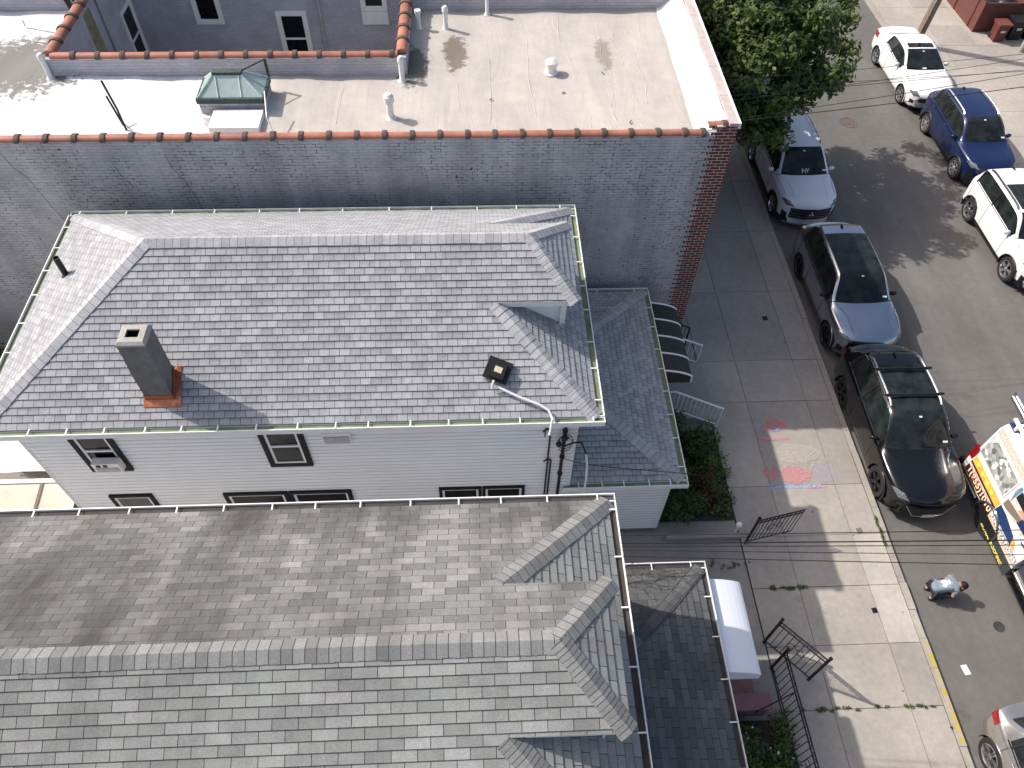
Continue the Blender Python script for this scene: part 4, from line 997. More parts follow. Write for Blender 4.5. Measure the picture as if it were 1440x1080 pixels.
steps('front_steps', 'pink painted front steps under the white awning', 3.9, 5.25, 3.98, 5.3, .72, 3, simple('pink_painted_brick', (.26, .125, .115), .8, var=.2, scale=5))
m = MB(); m.box(4.3, 5.42, 3.72, 3.97, .1, .62); m.box(4.28, 5.46, 3.69, 4.0, .621, .67); tag(m.build('stoop_wall', simple('mauve_painted_wall', (.25, .125, .125), .8, var=.15, scale=6), bevel=.01), 'mauve painted low wall at the foot of the pink steps', 'wall')

def scroll(m, O, U, z, s, side):
    O = V(O); U = V(U); Z = V((0, 0, 1))
    for sx in (side,):
        m.tube([O+U*sx*s*(.5-.42*cos(a*.9))*.9+Z*(z+s*.55*sin(a)) for a in [k*.62 for k in range(11)]], .008, 5)
def iron_panel(name, label, cat, A, B, h, step=.11, low=.10, ornaments=True, sway=0, posts=(1, 1), thick=.014):
    A, B = V(A), V(B); L = (B-A).length; U = (B-A)/L; Z = V((0, 0, 1)); t = thing(name, label, cat, A)
    for z in (low, h-.14, h): m = MB(); m.tube([A+Z*z, B+Z*z], thick, 6); m.build('rail', 'iron', t)
    m = MB(); n = max(2, int(L/step))
    for k in range(n+1): p = A+U*L*k/n; m.tube([p+Z*low, p+Z*(h+.03)], .0085, 5)
    m.build('balusters', 'iron', t)
    if ornaments:
        m = MB(); 
        for k in range(n): p = A+U*L*(k+.5)/n+Z*(h-.07); m.tube([p+U*.035*cos(a)+Z*.045*sin(a) for a in [j*pi/4 for j in range(9)]], .006, 4)
        m.build('ring_frieze', 'iron', t)
        for sx in (-1, 1):
            m = MB(); scroll(m, A+U*L*.5, U, h*.55, .22, sx); m.build('scroll', 'iron', t)
    for k, (p, on) in enumerate(zip((A, B), posts)):
        if on:
            m = MB(); m.tube([p, p+Z*(h+.10)], .022 if on == 1 else .030, 8); m.lathe(p+Z*(h+.10), (0, 0, 1), [(.035, 0), (.04, .03), (.015, .07)], 8); m.build('post', 'iron', t)
    return t
iron_panel('iron_gate', 'open black iron gate beside the garden of the white house', 'gate', (5.90, 7.40, .11), (6.98, 7.62, .14), 1.12, .095, posts=(2, 0))
iron_panel('iron_gate', 'open black iron gate with scrolls swung over the pavement near the white awning', 'gate', (5.78, 5.15, .12), (6.50, 4.36, .14), 1.20, .115, posts=(2, 2))
iron_panel('iron_fence', 'black iron fence running along the garden at the bottom of the picture', 'fence', (5.80, 4.62, .12), (5.88, .6, .12), 1.05, .12, posts=(2, 1))
m = MB(); m.tube([(5.82, 3.9, 1.0), (5.3, 3.72, .75), (5.1, 3.66, .6)], .014, 6); tag(m.build('handrail', 'iron'), 'short black handrail reaching from the iron fence to the mauve wall', 'handrail')
m = MB(); m.lathe((5.72, 7.66, .12), (0, 0, 1), [(.03, 0), (.02, .3), (.06, .34), (.075, .41), (.05, .47), (.005, .49)], 14); tag(m.build('lamp_globe', 'white_trim', smooth=True), 'small white ball topped post beside the open gate of the white house', 'post')
m = MB(); m.box(4.1, 5.8, 7.5, 7.62, .1, .26); tag(m.build('garden_kerb', C2), 'low concrete kerb between the two front yards', 'kerb')

# ------------------------------------------------------------------ utility pole, bins, wires
T = thing('utility_pole', 'brown wooden utility pole on the far pavement behind the white saloon', 'pole', (17.85, 29.0, .12))
m = MB(); m.tube([(17.85, 29.0, 0), (18.1, 29.0, 4.5), (18.35, 29.0, 9.5)], [.17, .155, .13], 14); m.build('shaft', 'wood', T, smooth=True)
m = MB(); m.tube([(17.74, 28.86, .1), (18.0, 28.87, 4.5), (18.25, 28.88, 9.0)], .025, 6); m.build('cable_guard', 'metal_grey', T)
maroon = simple('maroon_painted_board', (.125, .045, .036), .7, var=.12, scale=4)
T = thing('bin_enclosure', 'maroon boarded bin enclosure filled with black sacks', 'enclosure', (21.6, 31.2, .12))
m = MB(); bx0, bx1, by0, by1, bh = 20.62, 22.6, 29.95, 32.6, 1.18
m.box(bx0, bx0+.06, by0, by1, .12, bh+.12); m.box(bx0+.0605, bx1, by0, by0+.06, .12, bh+.12); m.box(bx1+.001, bx1+.06, by0, by1, .12, bh+.12); m.box(bx0+.0605, bx1, by1-.06, by1, .12, bh+.12); m.build('board_panel', maroon, T)
for y in (by0+.45, by0+1.9): m = MB(); m.box(bx0-.025, bx0-.001, y, y+.06, .13, bh+.11); m.build('batten', simple('dark_maroon', (.06, .02, .018), .7), T)
m = MB(); m.box(bx0-.03, bx0+.08, by0-.03, by0+.035, bh+.121, bh+.16); m.build('corner_cap', simple('dark_maroon', (.06, .02, .018), .7), T)
def sack(x, y, z, r, label):
    m = MB(); rows = []
    for i in range(8):
        a = pi*i/7; rows.append([(x+r*sin(a)*(1+.16*sin(5*b+i))*cos(b), y+r*sin(a)*(1+.16*cos(4*b+i))*sin(b), z+r*.8*(1-cos(a))) for b in [2*pi*j/14 for j in range(14)]])
    m.grid(rows, 0, True); return tag(m.build('rubbish_sack', simple('black_sack', (.015, .015, .018), .25, var=.2), smooth=True), label, 'rubbish sack', 'black sacks in the maroon enclosure')
for k, (x, y, z, r) in enumerate(((21.2, 30.5, .5, .45), (21.9, 30.55, .55, .45), (21.3, 31.4, .45, .5), (22.05, 31.4, .5, .48))): sack(x, y, z, r, 'black plastic rubbish sack inside the maroon enclosure')
def bin_(x, y, mat, label, lid='black', w=.5, h=.85):
    t = thing('wheelie_bin', label, 'bin', (x, y, .12)); m = MB(); a, b = w*.42, w*.5
    m.grid([sq(x-a, x+a, y-a, y+a, .14), sq(x-b, x+b, y-b, y+b, h)], 0, True); m.face(sq(x-a, x+a, y-a, y+a, .14)[::-1]); m.build('bin_body', mat, t, bevel=.02)
    m = MB(); m.box(x-b-.03, x+b+.03, y-b-.04, y+b+.03, h+.001, h+.07); m.build('bin_lid', lid, t, bevel=.025)
    for s in (-1, 1): m = MB(); m.lathe((x+s*a, y+a, .24), (1, 0, 0), [(.10, -.03), (.10, .03)], 12); m.build('bin_wheel', 'rubber', t)
    m = MB(); m.box(x-.10, x+.10, y-b-.012, y-b-.002, h*.66, h*.76); m.build('bin_marking', 'plate', t); return t
bin_(21.35, 29.35, simple('dark_red_bin', (.13, .035, .028), .5), 'dark red round bin with a white sticker by the maroon enclosure', simple('red_lid', (.16, .05, .04), .5), .48, .78)
bin_(22.05, 29.5, 'black', 'black wheelie bin next to the dark red bin', w=.56); bin_(22.75, 29.55, 'black', 'black wheelie bin farther right, at the edge of the picture', w=.56)
m = MB(); m.lathe((22.02, 28.42, .12), (0, 0, 1), [(.11, 0), (.11, .5), (.08, .56), (.01, .58)], 14); tag(m.build('bollard', simple('grey_bollard', (.30, .28, .26), .7), smooth=True), 'short grey bollard standing in the pole shadow at the right edge', 'bollard')
plane('far_wall_base', 23.6, 30, 29.8, 40, .127, C2)
def wire(A, B, sag, r, label, group):
    A, B = V(A), V(B); r *= .62; m = MB(); m.tube([A.lerp(B, t/24)-V((0, 0, 1))*sag*4*(t/24)*(1-t/24) for t in range(25)], r, 5); return tag(m.build('overhead_cable', 'cable', smooth=True), label, 'cable', group)
GL, GU = 'cables crossing over the open gate', 'cables crossing over the tree and the white saloon'
lb = 'thin black overhead cable crossing the street between the white house and the van'
for (ya, yc, r) in ((5.10, 4.76, .011), (4.97, 4.60, .016), (4.92, 4.52, .011), (4.86, 4.37, .009), (4.76, 4.21, .011)):
    wire((2.04, ya, 5.47), (19., ya+(yc-ya)/.34, 7.1), .08, r, lb, GL)
lu = 'thin black overhead cable crossing the street in front of the white saloon'
for (ya, yc, r) in ((13.62, 14.45, .014), (13.70, 14.92, .011), (14.55, 15.05, .009), (14.35, 15.45, .009), (15.15, 15.65, .009), (14.85, 15.0, .008)):
    wire((5.34, ya, 6.9), (20., ya+(yc-ya)*14.66/6.66, 7.7), .10, r, lu, GU)
# ------------------------------------------------------------------ vehicles
def pchip(xs, ys):
    n = len(xs); h = [xs[i+1]-xs[i] for i in range(n-1)]; d = [(ys[i+1]-ys[i])/h[i] for i in range(n-1)]
    m = [d[0]]+[0 if d[i-1]*d[i] <= 0 else 2*d[i-1]*d[i]/(d[i-1]+d[i]) for i in range(1, n-1)]+[d[-1]]
    def f(x):
        i = min(max(int(math.floor(x)), 0), n-2) if xs[0] == 0 and xs[-1] == n-1 else next((k for k in range(n-1) if x <= xs[k+1]), n-2)
        t = (x-xs[i])/h[i]
        return ys[i]*(1+2*t)*(1-t)**2+h[i]*m[i]*t*(1-t)**2+ys[i+1]*t*t*(3-2*t)-h[i]*m[i+1]*t*t*(1-t)
    return f

class Shell:
    """car skin: 11 stations front to back, 9 profile points each, smooth between them"""
    def __init__(s, st, w):
        s.w = w; s.fb = pchip(list(range(11)), [.34, .33, .27, .13, .15, .09, .01, -.04, -.10, -.17, -.20])
        ns = len(st); X = list(range(ns)); s.ns = ns
        s.fy = pchip(X, [a[0] for a in st]); s.fx = [pchip(X, [a[1][k][0] for a in st]) for k in range(9)]; s.fz = [pchip(X, [a[1][k][1] for a in st]) for k in range(9)]
        s.c = {}
    def col(s, t):
        k = round(t, 4)
        if k not in s.c:
            R9 = list(range(9)); s.c[k] = (s.fy(t), pchip(R9, [f(t) for f in s.fx]), pchip(R9, [f(t) for f in s.fz]))
        return s.c[k]
    def P(s, t, r):
        y, fx, fz = s.col(t); x = fx(r if r <= 8 else 16-r)
        return V((x if r <= 8 else -x, y+s.fb(t)*(abs(x)/s.w)**2.2, fz(r if r <= 8 else 16-r)))
    def N(s, t, r):
        e = .02; t0, t1 = max(t-e, 0), min(t+e, s.ns-1); a = s.P(t1, r)-s.P(t0, r); b = s.P(t, min(r+e, 16))-s.P(t, max(r-e, 0))
        n = a.cross(b); n = n.normalized() if n.length > 1e-9 else V((0, 0, 1))
        p = s.P(t, r)
        return n if n.dot(p-V((0, p.y, .7))) > 0 else -n

def car(name, label, cat, x, y, p, body, rot=0., mirror=None, flags=()):
    L, W, H = p['L'], p['W'], p['H']; h = L/2; w = W/2; root = thing(name, label, cat, (x, y, 0), rot, local=True)
    hn, hc, bf, br = p['hn'], p['hc'], p['bf'], p['br']; yc, yh, yr, yt = -h+p['yc'], -h+p['yh'], h-p['yr'], h-p['yt']; dz = p['dz']; wt = p.get('wt', .70)*w; wr = p.get('wr', .62)*w
    zb0 = p.get('zb', .23)
    def row(ww, zb, zm, zbelt, P5, P6, P7, P8): return [(0, zb), (ww*.90, zb), (ww*.985, zb+.10), (ww, zm), (ww*.985, zbelt-.05), P5, P6, P7, P8]
    def hood(ww, zb, zh, cr=.03): return row(ww, zb, zb+(zh-zb)*.52, zh-.05, (ww*.90, zh-.015), (ww*.72, zh+cr*.3), (ww*.58, zh+cr*.6), (0, zh+cr))
    st = [(-h, hood(w*p.get('nose', .72), .30, hn-.19, .02)), (-h+.07, hood(w*.87, .25, hn-.075, .025)), (-h+.32, hood(w*.955, zb0, hn, .035)),
          (-h+p['fa'], hood(w, zb0, hn+(hc-hn)*.55, .04))]
    st.append((yc, row(w, zb0, .62, bf-.0, (w*.945, bf+.0), (w*.86, hc+.015), (w*.79, hc+.035), (0, hc+.06))))
    zr = H
    st.append((yh, row(w, zb0, .63, bf+.015, (w*.945, bf+.02), (wt*1.02, zr-.115), (wr*1.0, zr-.055), (0, zr-.03))))
    ym = (yh+yr)/2
    st.append((ym, row(w, zb0, .64, (bf+br)/2+.01, (w*.945, (bf+br)/2+.02), (wt*1.02, zr-.075), (wr, zr-.02), (0, zr))))
    st.append((yr, row(w*.995, zb0, .65, br+.01, (w*.93, br+.02), (wt*.98, zr-.115), (wr*.97, zr-.06), (0, zr-.035))))
    st.append((yt, row(w*.96, zb0+.03, .66, min(br, dz), (w*.90, min(br+.01, dz+.0)), (w*.80, dz+.015), (w*.70, dz+.035), (0, dz+.05))))
    e = p.get('tail', .07)
    st.append((h-e*.5, row(w*.90, zb0+.07, .62, dz-.06, (w*.84, dz-.045), (w*.74, dz-.02), (w*.62, dz-.01), (0, dz+.0))))
    st.append((h, row(w*.80, zb0+.14, .60, dz-.16, (w*.74, dz-.13), (w*.66, dz-.11), (w*.55, dz-.105), (0, dz-.10))))
    S = Shell(st, w); ns = len(st)
    ts = []
    for k in range(ns-1):
        n = max(2, int(round((st[k+1][0]-st[k][0])/.075)))
        ts += [k+j/n for j in range(n)]
    ts.append(ns-1.)
    sub = [1, 2, 6, 6, 2, 6, 2, 6]; rs = []
    for k, n in enumerate(sub): rs += [k+j/n for j in range(n)]
    rs = rs+[8.]+[16-r for r in rs[::-1][:-1]]            # full ring from bottom centre round
    NR = len(rs); RA = p['R']+.055; axles = [(-h+p['fa']), (-h+p['fa']+p['wb'])]
    pts = []
    for t in ts:
        rowp = []
        for r in rs:
            q = S.P(t, r); rr = r if r <= 8 else 16-r
            if .9 < rr < 4.6:
                for ya in axles:
                    d = V((q.y-ya, q.z-p['R'])); 
                    if abs(d.length-RA) < .045 and d.length > 0: d = d.normalized()*RA; q = V((q.x, ya+d.x, p['R']+d.y))
            rowp.append(q)
        pts.append(rowp)
    A = {k: MB() for k in ('body', 'ws', 'sw', 'sx', 'rw')}; clad = 'cladding' in flags
    for i in range(len(ts)-1):
        tm = (ts[i]+ts[i+1])/2
        for j in range(NR):
            j2 = (j+1) % NR; ra, rb = rs[j], rs[j2] if j2 else 16.; rm = (ra+rb)/2; rr = rm if rm <= 8 else 16-rm
            q = [pts[i][j], pts[i][j2], pts[i+1][j2], pts[i+1][j]]; c = (q[0]+q[1]+q[2]+q[3])/4
            if .9 < rr < 4.6 and any((c.y-ya)**2+(c.z-p['R'])**2 < (RA-.004)**2 for ya in axles): continue
            k, m = 'body', 0
            if 4.02 < tm < 4.985 and rr > 7: k = 'ws'
            elif 4.25 < tm < p.get('swe', 7.35) and 5.12 < rr < 5.95: k = 'sw' if rm < 8 else 'sx'
            elif 7.06 < tm < 7.94 and rr > 6.9: k = 'rw'
            elif rr < 1.05 or (clad and rr < 2.35): m = 1
            elif 5 < tm < 6.62 and rr > 7 and 'blackroof' in flags: m = 2
            A[k].face(q[::-1], None, m)
    for t_, P, fl in ((0, pts[0], 1), (ns-1, pts[-1], 0)):
        f = list(P); A['body'].face(f if fl else f[::-1], None, 0)
    bo = A['body'].build('body', [body, 'black', 'car_glass'], root)
    me = bo.data
    def weld(o, ang=38):
        import bmesh as bm_
        b = bm_.new(); b.from_mesh(o.data); bm_.ops.remove_doubles(b, verts=b.verts, dist=.0004)
        bm_.ops.recalc_face_normals(b, faces=b.faces) if o.name.startswith('body') else None
        b.to_mesh(o.data); b.free()
        for q in o.data.polygons: q.use_smooth = True
        o.data.set_sharp_from_angle(angle=radians(ang))
    weld(bo)
    for k, nm in (('ws', 'windshield'), ('sw', 'side_window'), ('sx', 'side_window'), ('rw', 'rear_window')):
        if A[k].f: weld(A[k].build(nm, 'car_glass', root))
    def patch(mb, t0, t1, r0, r1, n=5, k=6, off=.008, m=0, skew=0.):
        rows = []
        for i in range(n+1):
            row_ = []
            for j in range(k+1):
                r = r0+(r1-r0)*j/k; t = t0+(t1-t0)*i/n+skew*(j/k); t = min(max(t, 0), ns-1); row_.append(S.P(t, r)+S.N(t, r)*off)
            rows.append(row_)
        mb.grid(rows, m)
        edge = [rows[0][j] for j in range(k+1)]+[rows[i][k] for i in range(1, n+1)]+[rows[n][j] for j in range(k-1, -1, -1)]+[rows[i][0] for i in range(n-1, 0, -1)]
        ctr = V((0, sum(e.y for e in edge)/len(edge), .6)); inner = [e+(ctr-e).normalized()*.02 for e in edge]
        mb.grid([edge+[edge[0]], inner+[inner[0]]], m)
    def both(fn):
        for sd in (1, -1): fn((lambda r: r) if sd > 0 else (lambda r: 16-r))
    def sub_(nm, fn, mat, parent=None, smooth=True, label=None):
        mb = MB(); fn(mb); o = mb.build(nm, mat, parent or root, smooth=smooth, label=label); return o
    # lights
    for sd in (0, 1):
        R_ = (lambda r: r) if sd == 0 else (lambda r: 16-r)
        sub_('headlight', lambda mb: patch(mb, *p.get('hl', (.75, 1.9)), R_(4.15), R_(5.6), 5, 5, .007, 0, p.get('hls', -.55)), 'headlamp')
        sub_('tail_light', lambda mb: patch(mb, *p.get('tl', (8.25, 9.7)), R_(p.get('tlr', (3.5, 4.9))[0]), R_(p.get('tlr', (3.5, 4.9))[1]), 5, 5, .008), 'lamp_red')
        sub_('fog_recess', lambda mb: patch(mb, .25, 1.1, R_(2.3), R_(3.1), 3, 3, .006), 'black')
        # arch trim and liner
        for ya in axles:
            mb = MB(); a0_, a1_ = radians(-14), radians(194); xs = w*.985
            arc = [V(((xs if sd == 0 else -xs), ya+RA*cos(a0_+(a1_-a0_)*k/24), p['R']+RA*sin(a0_+(a1_-a0_)*k/24))) for k in range(25)]
            mb.tube(arc, .030 if clad else .014, 6); mb.build('arch_trim', 'black' if clad else body, root, smooth=True)
            mb = MB(); inn = [V((a.x*.62, a.y, a.z)) for a in arc]; mb.grid([arc, inn]); mb.face(inn); mb.build('arch_liner', 'black', root)
            # wheel
            xw = (w-.115)*(1 if sd == 0 else -1); ax = V((1 if sd == 0 else -1, 0, 0)); c = V((xw, ya, p['R'])); R0 = p['R']; rim = R0*.70
            mb = MB(); mb.lathe(c, ax, [(.07, .02), (.065, .085), (.03, .095)], 14); mb.lathe(c, ax, [(rim*.92, -.02), (rim*.92, .02)], 20); wh = mb.build('wheel', 'black', root, smooth=True)
            mb = MB(); mb.lathe(c, ax, [(rim*.96, -.10), (R0*.93, -.105), (R0*.99, -.08), (R0, -.04), (R0, .04), (R0*.99, .08), (R0*.93, .105), (rim*.99, .098), (rim*.96, .06)], 32, cap=(True, False)); mb.build('tyre', 'rubber', wh, smooth=True)
            mb = MB(); mb.lathe(c, ax, [(rim*.99, .10), (rim*.93, .105), (rim*.86, .06), (rim*.86, .02)], 28, cap=(False, False))
            ns_ = p.get('spokes', 5)
            for k in range(ns_):
                for dl in ((-.13, .13) if 'split' in flags else (0,)):
                    a = 2*pi*k/ns_+dl+.3; d = V((0, cos(a), sin(a))); T = ax.cross(d)
                    mb.obox(c, d, T, ax, .05, rim*.90, -.028 if not dl else -.018, .028 if not dl else .018, .062, .092)
            mb.lathe(c, ax, [(.06, .05), (.06, .10), (.03, .105)], 12); mb.build('rim', p.get('rimmat', 'alloy'), wh, smooth=True)
        # mirror
        mb = MB(); q = S.P(4.42, 5.1); sx = 1 if sd == 0 else -1; O = V((sx*(q.x+.10), q.y, q.z+.06))
        rows = []
        for i in range(7):
            a = -pi/2+pi*i/6; rows.append([O+V((.105*cos(a)*cos(b)*1.0, .055*sin(b)*cos(a)+.0, .075*sin(a))) for b in [2*pi*j/12 for j in range(12)]])
        mb.grid(rows, 0, True); mb.tube([O-V((sx*.05, 0, .03)), V((sx*(q.x-.02), q.y-.02, q.z-.01))], .022, 6)
        mb.build('mirror', mirror or body, root, smooth=True)
        # handles, seams, window surround
        for t in (5.35, 6.55):
            mb = MB(); a, b = S.P(t, R_(4.2))+S.N(t, R_(4.2))*.02, S.P(t+.16, R_(4.2))+S.N(t+.16, R_(4.2))*.02; mb.tube([a, b], .014, 6); mb.build('door_handle', p.get('handle', body), root, smooth=True)
        for t in (4.35, 5.95, 7.12):
            mb = MB(); mb.tube([S.P(t, R_(2.1+.29*k))+S.N(t, R_(2.1+.29*k))*.001 for k in range(11)], .006, 4); mb.build('panel_gap', 'seam', root)
        mb = MB(); mb.tube([S.P(2.05+.2*k, R_(5.25))+S.N(2.05+.2*k, R_(5.25))*.001 for k in range(10)], .006, 4)
        mb.build('panel_gap', 'seam', root)
        mb = MB(); e_ = p.get('swe', 7.35)
        mb.tube([S.P(4.2+(e_-4.2)*k/16, R_(5.07))+S.N(4.2+(e_-4.2)*k/16, R_(5.07))*.008 for k in range(17)], .012, 5)
        if 'chromewin' in flags: mb.tube([S.P(4.5+(e_-4.5)*k/16, R_(5.98))+S.N(4.5+(e_-4.5)*k/16, R_(5.98))*.008 for k in range(17)], .010, 5)
        mb.build('window_trim', 'chrome' if 'chromewin' in flags else 'black', root, smooth=True)
        mb = MB()
        for t in (5.93, 7.1):
            for k in range(6):
                pass
            mb.tube([S.P(t, R_(5.1+.17*k))+S.N(t, R_(5.1+.17*k))*.004 for k in range(6)], .025, 4)
        mb.build('pillar', p.get('pillar', 'black'), root, smooth=True)
        if 'rails' in flags:
            mb = MB(); rl = [S.P(5.15+1.75*k/12, R_(6.75))+V((0, 0, .055 if 0 < k < 12 else .01)) for k in range(13)]
            mb.tube(rl, .027, 6)
            mb.build('roof_rail', p.get('railmat', 'chrome'), root, smooth=True)
    # nose
    nose = w*p.get('nose', .66)
    def ynose(x): return -h+.34*(abs(x)/w)**2.2
    def cbar(mb, xa, xb, z0q, z1q, front, back, n=12):
        X = [xa+(xb-xa)*i/n for i in range(n+1)]
        ring = [[(x, ynose(x)-front, z0q), (x, ynose(x)-front, z1q), (x, ynose(x)+back, z1q), (x, ynose(x)+back, z0q)] for x in X]
        mb.grid(ring, 0, True); mb.face(ring[0]); mb.face(ring[-1][::-1])
    def gr(mb):
        g0, g1 = p.get('gz', (.42, .68)); gw_ = nose*p.get('gw', .80); cbar(mb, -gw_, gw_, g0, g1, .018, .05)
    go = sub_('grille', gr, 'black', smooth=False)
    mb = MB(); z0_, z1_ = p.get('gz', (.42, .68)); gw = nose*p.get('gw', .80)
    if 'chromebars' in flags:
        for z in (z0_+(z1_-z0_)*.25, z0_+(z1_-z0_)*.55, z0_+(z1_-z0_)*.85): cbar(mb, -gw, gw, z-.010, z+.010, .028, -.0185)
    if 'chromeframe' in flags or not mb.f: mb.tube([(x, ynose(x)-.024, z1_ if abs(x) > gw*.98 else z0_) for x in [-gw, -gw*.6, -gw*.3, 0, gw*.3, gw*.6, gw]], .014, 5)
    mb.build('grille_trim', 'chrome', go, smooth=False)
    mb = MB(); mb.box(-.155, .155, -h-.040, -h-.031, .34, .46); mb.build('number_plate', 'plate', root)
    mb = MB(); patch(mb, .05, .75, 2.15, 2.8, 3, 3, .004); mb = MB(); cbar(mb, -w*.80, w*.80, .235, .30, -.015, .12); mb.build('front_lip', p.get('lip', 'black'), root)
    if 'emblem3' in flags:
        mb = MB()
        for k in range(3):
            a = pi/2+2*pi*k/3; d = V((cos(a), 0, sin(a))); T = V((-sin(a), 0, cos(a))); O = V((0, -h-.045, z0_+(z1_-z0_)*.60)); s = .085
            mb.face([O, O+d*s*.58+T*s*.34, O+d*s*1.15, O+d*s*.58-T*s*.34][::-1])
            mb.face([O+V((0, .006, 0)), O+d*s*.58-T*s*.34+V((0, .006, 0)), O+d*s*1.15+V((0, .006, 0)), O+d*s*.58+T*s*.34+V((0, .006, 0))])
        mb.build('emblem', 'decal_white', go)
    elif 'ringbadge' in flags:
        mb = MB(); mb.tube([(.055*cos(a), -h-.034, (z0_+z1_)/2+.055*sin(a)) for a in [2*pi*k/14 for k in range(14)]], .010, 5, closed=True); mb.build('emblem', 'chrome', go, smooth=True)
    # roof pieces
    if 'sunroof' in flags:
        mb = MB(); t0, t1, rr0 = p.get('sr', (5.2, 5.9, 7.15)); patch(mb, t0, t1, rr0, 16-rr0, 4, 10, .005); mb.build('sunroof', 'car_glass', root, smooth=True)
    if 'crossbars' in flags:
        for t in (5.45, 6.35):
            mb = MB(); q = S.P(t, 6.75); mb.tube([(-q.x-.10, q.y, q.z+.10), (q.x+.10, q.y, q.z+.10)], .030, 8); mb.build('roof_bar', 'black', root, smooth=True)
    mb = MB(); q = S.P(6.9, 8); mb.obox(q+V((0, 0, -.005)), (0, 1, 0), (1, 0, 0), (0, 0, 1), -.07, .07, -.014, .014, 0, .05); mb.build('roof_aerial', 'black' if 'blackroof' in flags or 'rails' in flags else body, root, bevel=.012)
    # wipers, hood crease, stickers, mirror pod behind the glass
    mb = MB()
    for sx in (-.25, .32):
        pth = []
        for k in range(7):
            rr = 8-(sx-.32*k/6)/ (w*.79) if True else 8; rr = min(max(rr, 7.1), 8.9); pth.append(S.P(4.06+.015*k, rr)+S.N(4.06+.015*k, rr)*.012)
        mb.tube(pth, .008, 5)
    mb.build('wiper', 'black', root)
    mb = MB(); c = S.P(4.82, 8)+S.N(4.82, 8)*.004; U = V((1, 0, 0)); T = (S.P(4.9, 8)-S.P(4.7, 8)).normalized(); NN = S.N(4.82, 8)
    mb.obox(c, U, T, NN, -.035, .035, -.02, .02, 0, .003)
    for rr, tt in p.get('stick', ((7.36, 4.22),)):
        c = S.P(tt, rr)+S.N(tt, rr)*.004; T = (S.P(tt+.05, rr)-S.P(tt-.05, rr)).normalized(); mb.obox(c, (1, 0, 0), T, S.N(tt, rr), -.075, .075, -.025, .025, 0, .003)
    mb.build('sticker', 'decal_white', root)
    if 'crease' in flags:
        for R_ in ((lambda r: r), (lambda r: 16-r)): mb = MB(); mb.tube([S.P(1.9+.21*k, R_(7.0-.05*k*0))+S.N(1.9+.21*k, R_(7.0))*-.004 for k in range(11)], .014, 5); mb.build('hood_crease', body, root, smooth=True)
    mb = MB(); mb.tube([S.P(4.0, r)+S.N(4.0, r)*.002 for r in [5.6+4.8*k/20 for k in range(21)]], .012, 5); mb.build('cowl_strip', 'black', root, smooth=True)
    if 'decal' in flags:
        tx_ = text_mesh('NY', .21, .002, .72); o = bpy.data.objects.new('window_decal', tx_); COL.objects.link(o); o.parent = root; tx_.materials.append(M['decal_white'])
        c = S.P(4.24, 8.02)+S.N(4.24, 8)*.006; T = (S.P(4.3, 8)-S.P(4.18, 8)).normalized(); NN = T.cross(V((-1, 0, 0))); U = V((1, 0, 0))
        m4 = Matrix((U, T, U.cross(T))).transposed().to_4x4(); o.matrix_local = Matrix.Translation(c+V((-.09, 0, .0))-T*.10) @ m4
    return root, S, patch

def text_mesh(s, size, ext=.002, spacing=1., bold=0.):
    cu = bpy.data.curves.new('lettering', 'FONT'); cu.body = s; cu.size = size; cu.extrude = ext; cu.space_character = spacing; cu.offset = bold
    o = bpy.data.objects.new('lettering', cu); COL.objects.link(o); dg = bpy.context.evaluated_depsgraph_get(); dg.update()
    me = bpy.data.meshes.new_from_object(o.evaluated_get(dg)); bpy.data.objects.remove(o); bpy.data.curves.remove(cu); me.name = 'lettering'
    me.materials.clear(); return me

SUV = dict(L=4.66, W=1.87, H=1.66, hn=.98, hc=1.08, bf=1.02, br=1.10, yc=1.28, yh=2.05, yr=.72, yt=.22, dz=1.16, fa=.93, wb=2.69, R=.365)
car('parked_car', 'silver parked crossover with a black glass roof, parked just behind the black car', 'car', 10.36, 14.84,
    dict(SUV, L=4.58, fa=.84, gz=(.34, .66), gw=.92, rimmat='alloy_dark', stick=((7.28, 4.2),), yh=2.0, wr=.64, wt=.71), paint('silver_blue_paint', (.45, .47, .51), 1.0, .24, .3), mirror='black', flags=('blackroof', 'chromeframe', 'crease', 'split', 'rails0'))
car('parked_car', 'black parked car with silver roof rails and two black cross bars', 'car', 10.19, 10.12,
    dict(SUV, L=4.56, W=1.86, H=1.70, wb=2.66, fa=.92, R=.385, yc=1.30, yh=2.05, yr=.78, gz=(.36, .68), gw=.95, rimmat='alloy_dark', stick=((7.28, 4.2),), railmat='alloy'), paint('black_car_paint', (.005, .005, .006), .0, .15, .5), flags=('rails', 'crossbars', 'chromewin', 'chromeframe', 'crease', 'blackroof', 'split'))
car('parked_car', 'silver white parked car under the street tree, with a white decal low on its windscreen', 'car', 10.26, 20.35,
    dict(SUV, L=4.70, W=1.86, H=1.72, hn=1.04, hc=1.13, bf=1.06, gz=(.50, .84), gw=.98, nose=.70, wb=2.70, R=.37, stick=((7.24, 4.2),), railmat='alloy', lip='alloy'), paint('silver_white_paint', (.74, .76, .79), .0, .25), flags=('rails', 'chromebars', 'crease', 'emblem3', 'decal', 'cladding'))
car('parked_car', 'white parked saloon with a small dark sunroof, beside the utility pole', 'car', 16.62, 26.48,
    dict(L=4.60, W=1.80, H=1.42, hn=.84, hc=.98, bf=.92, br=.98, yc=1.35, yh=2.20, yr=1.35, yt=.62, dz=1.02, fa=.92, wb=2.70, R=.33, gz=(.50, .66), gw=.95, tail=.12, swe=7.2, sr=(5.12, 5.65, 7.25), stick=((8.1, 4.1),), pillar='black'), paint('white_saloon_paint', (.80, .80, .79), 0, .2), flags=('sunroof', 'chromeframe', 'crease', 'split'))
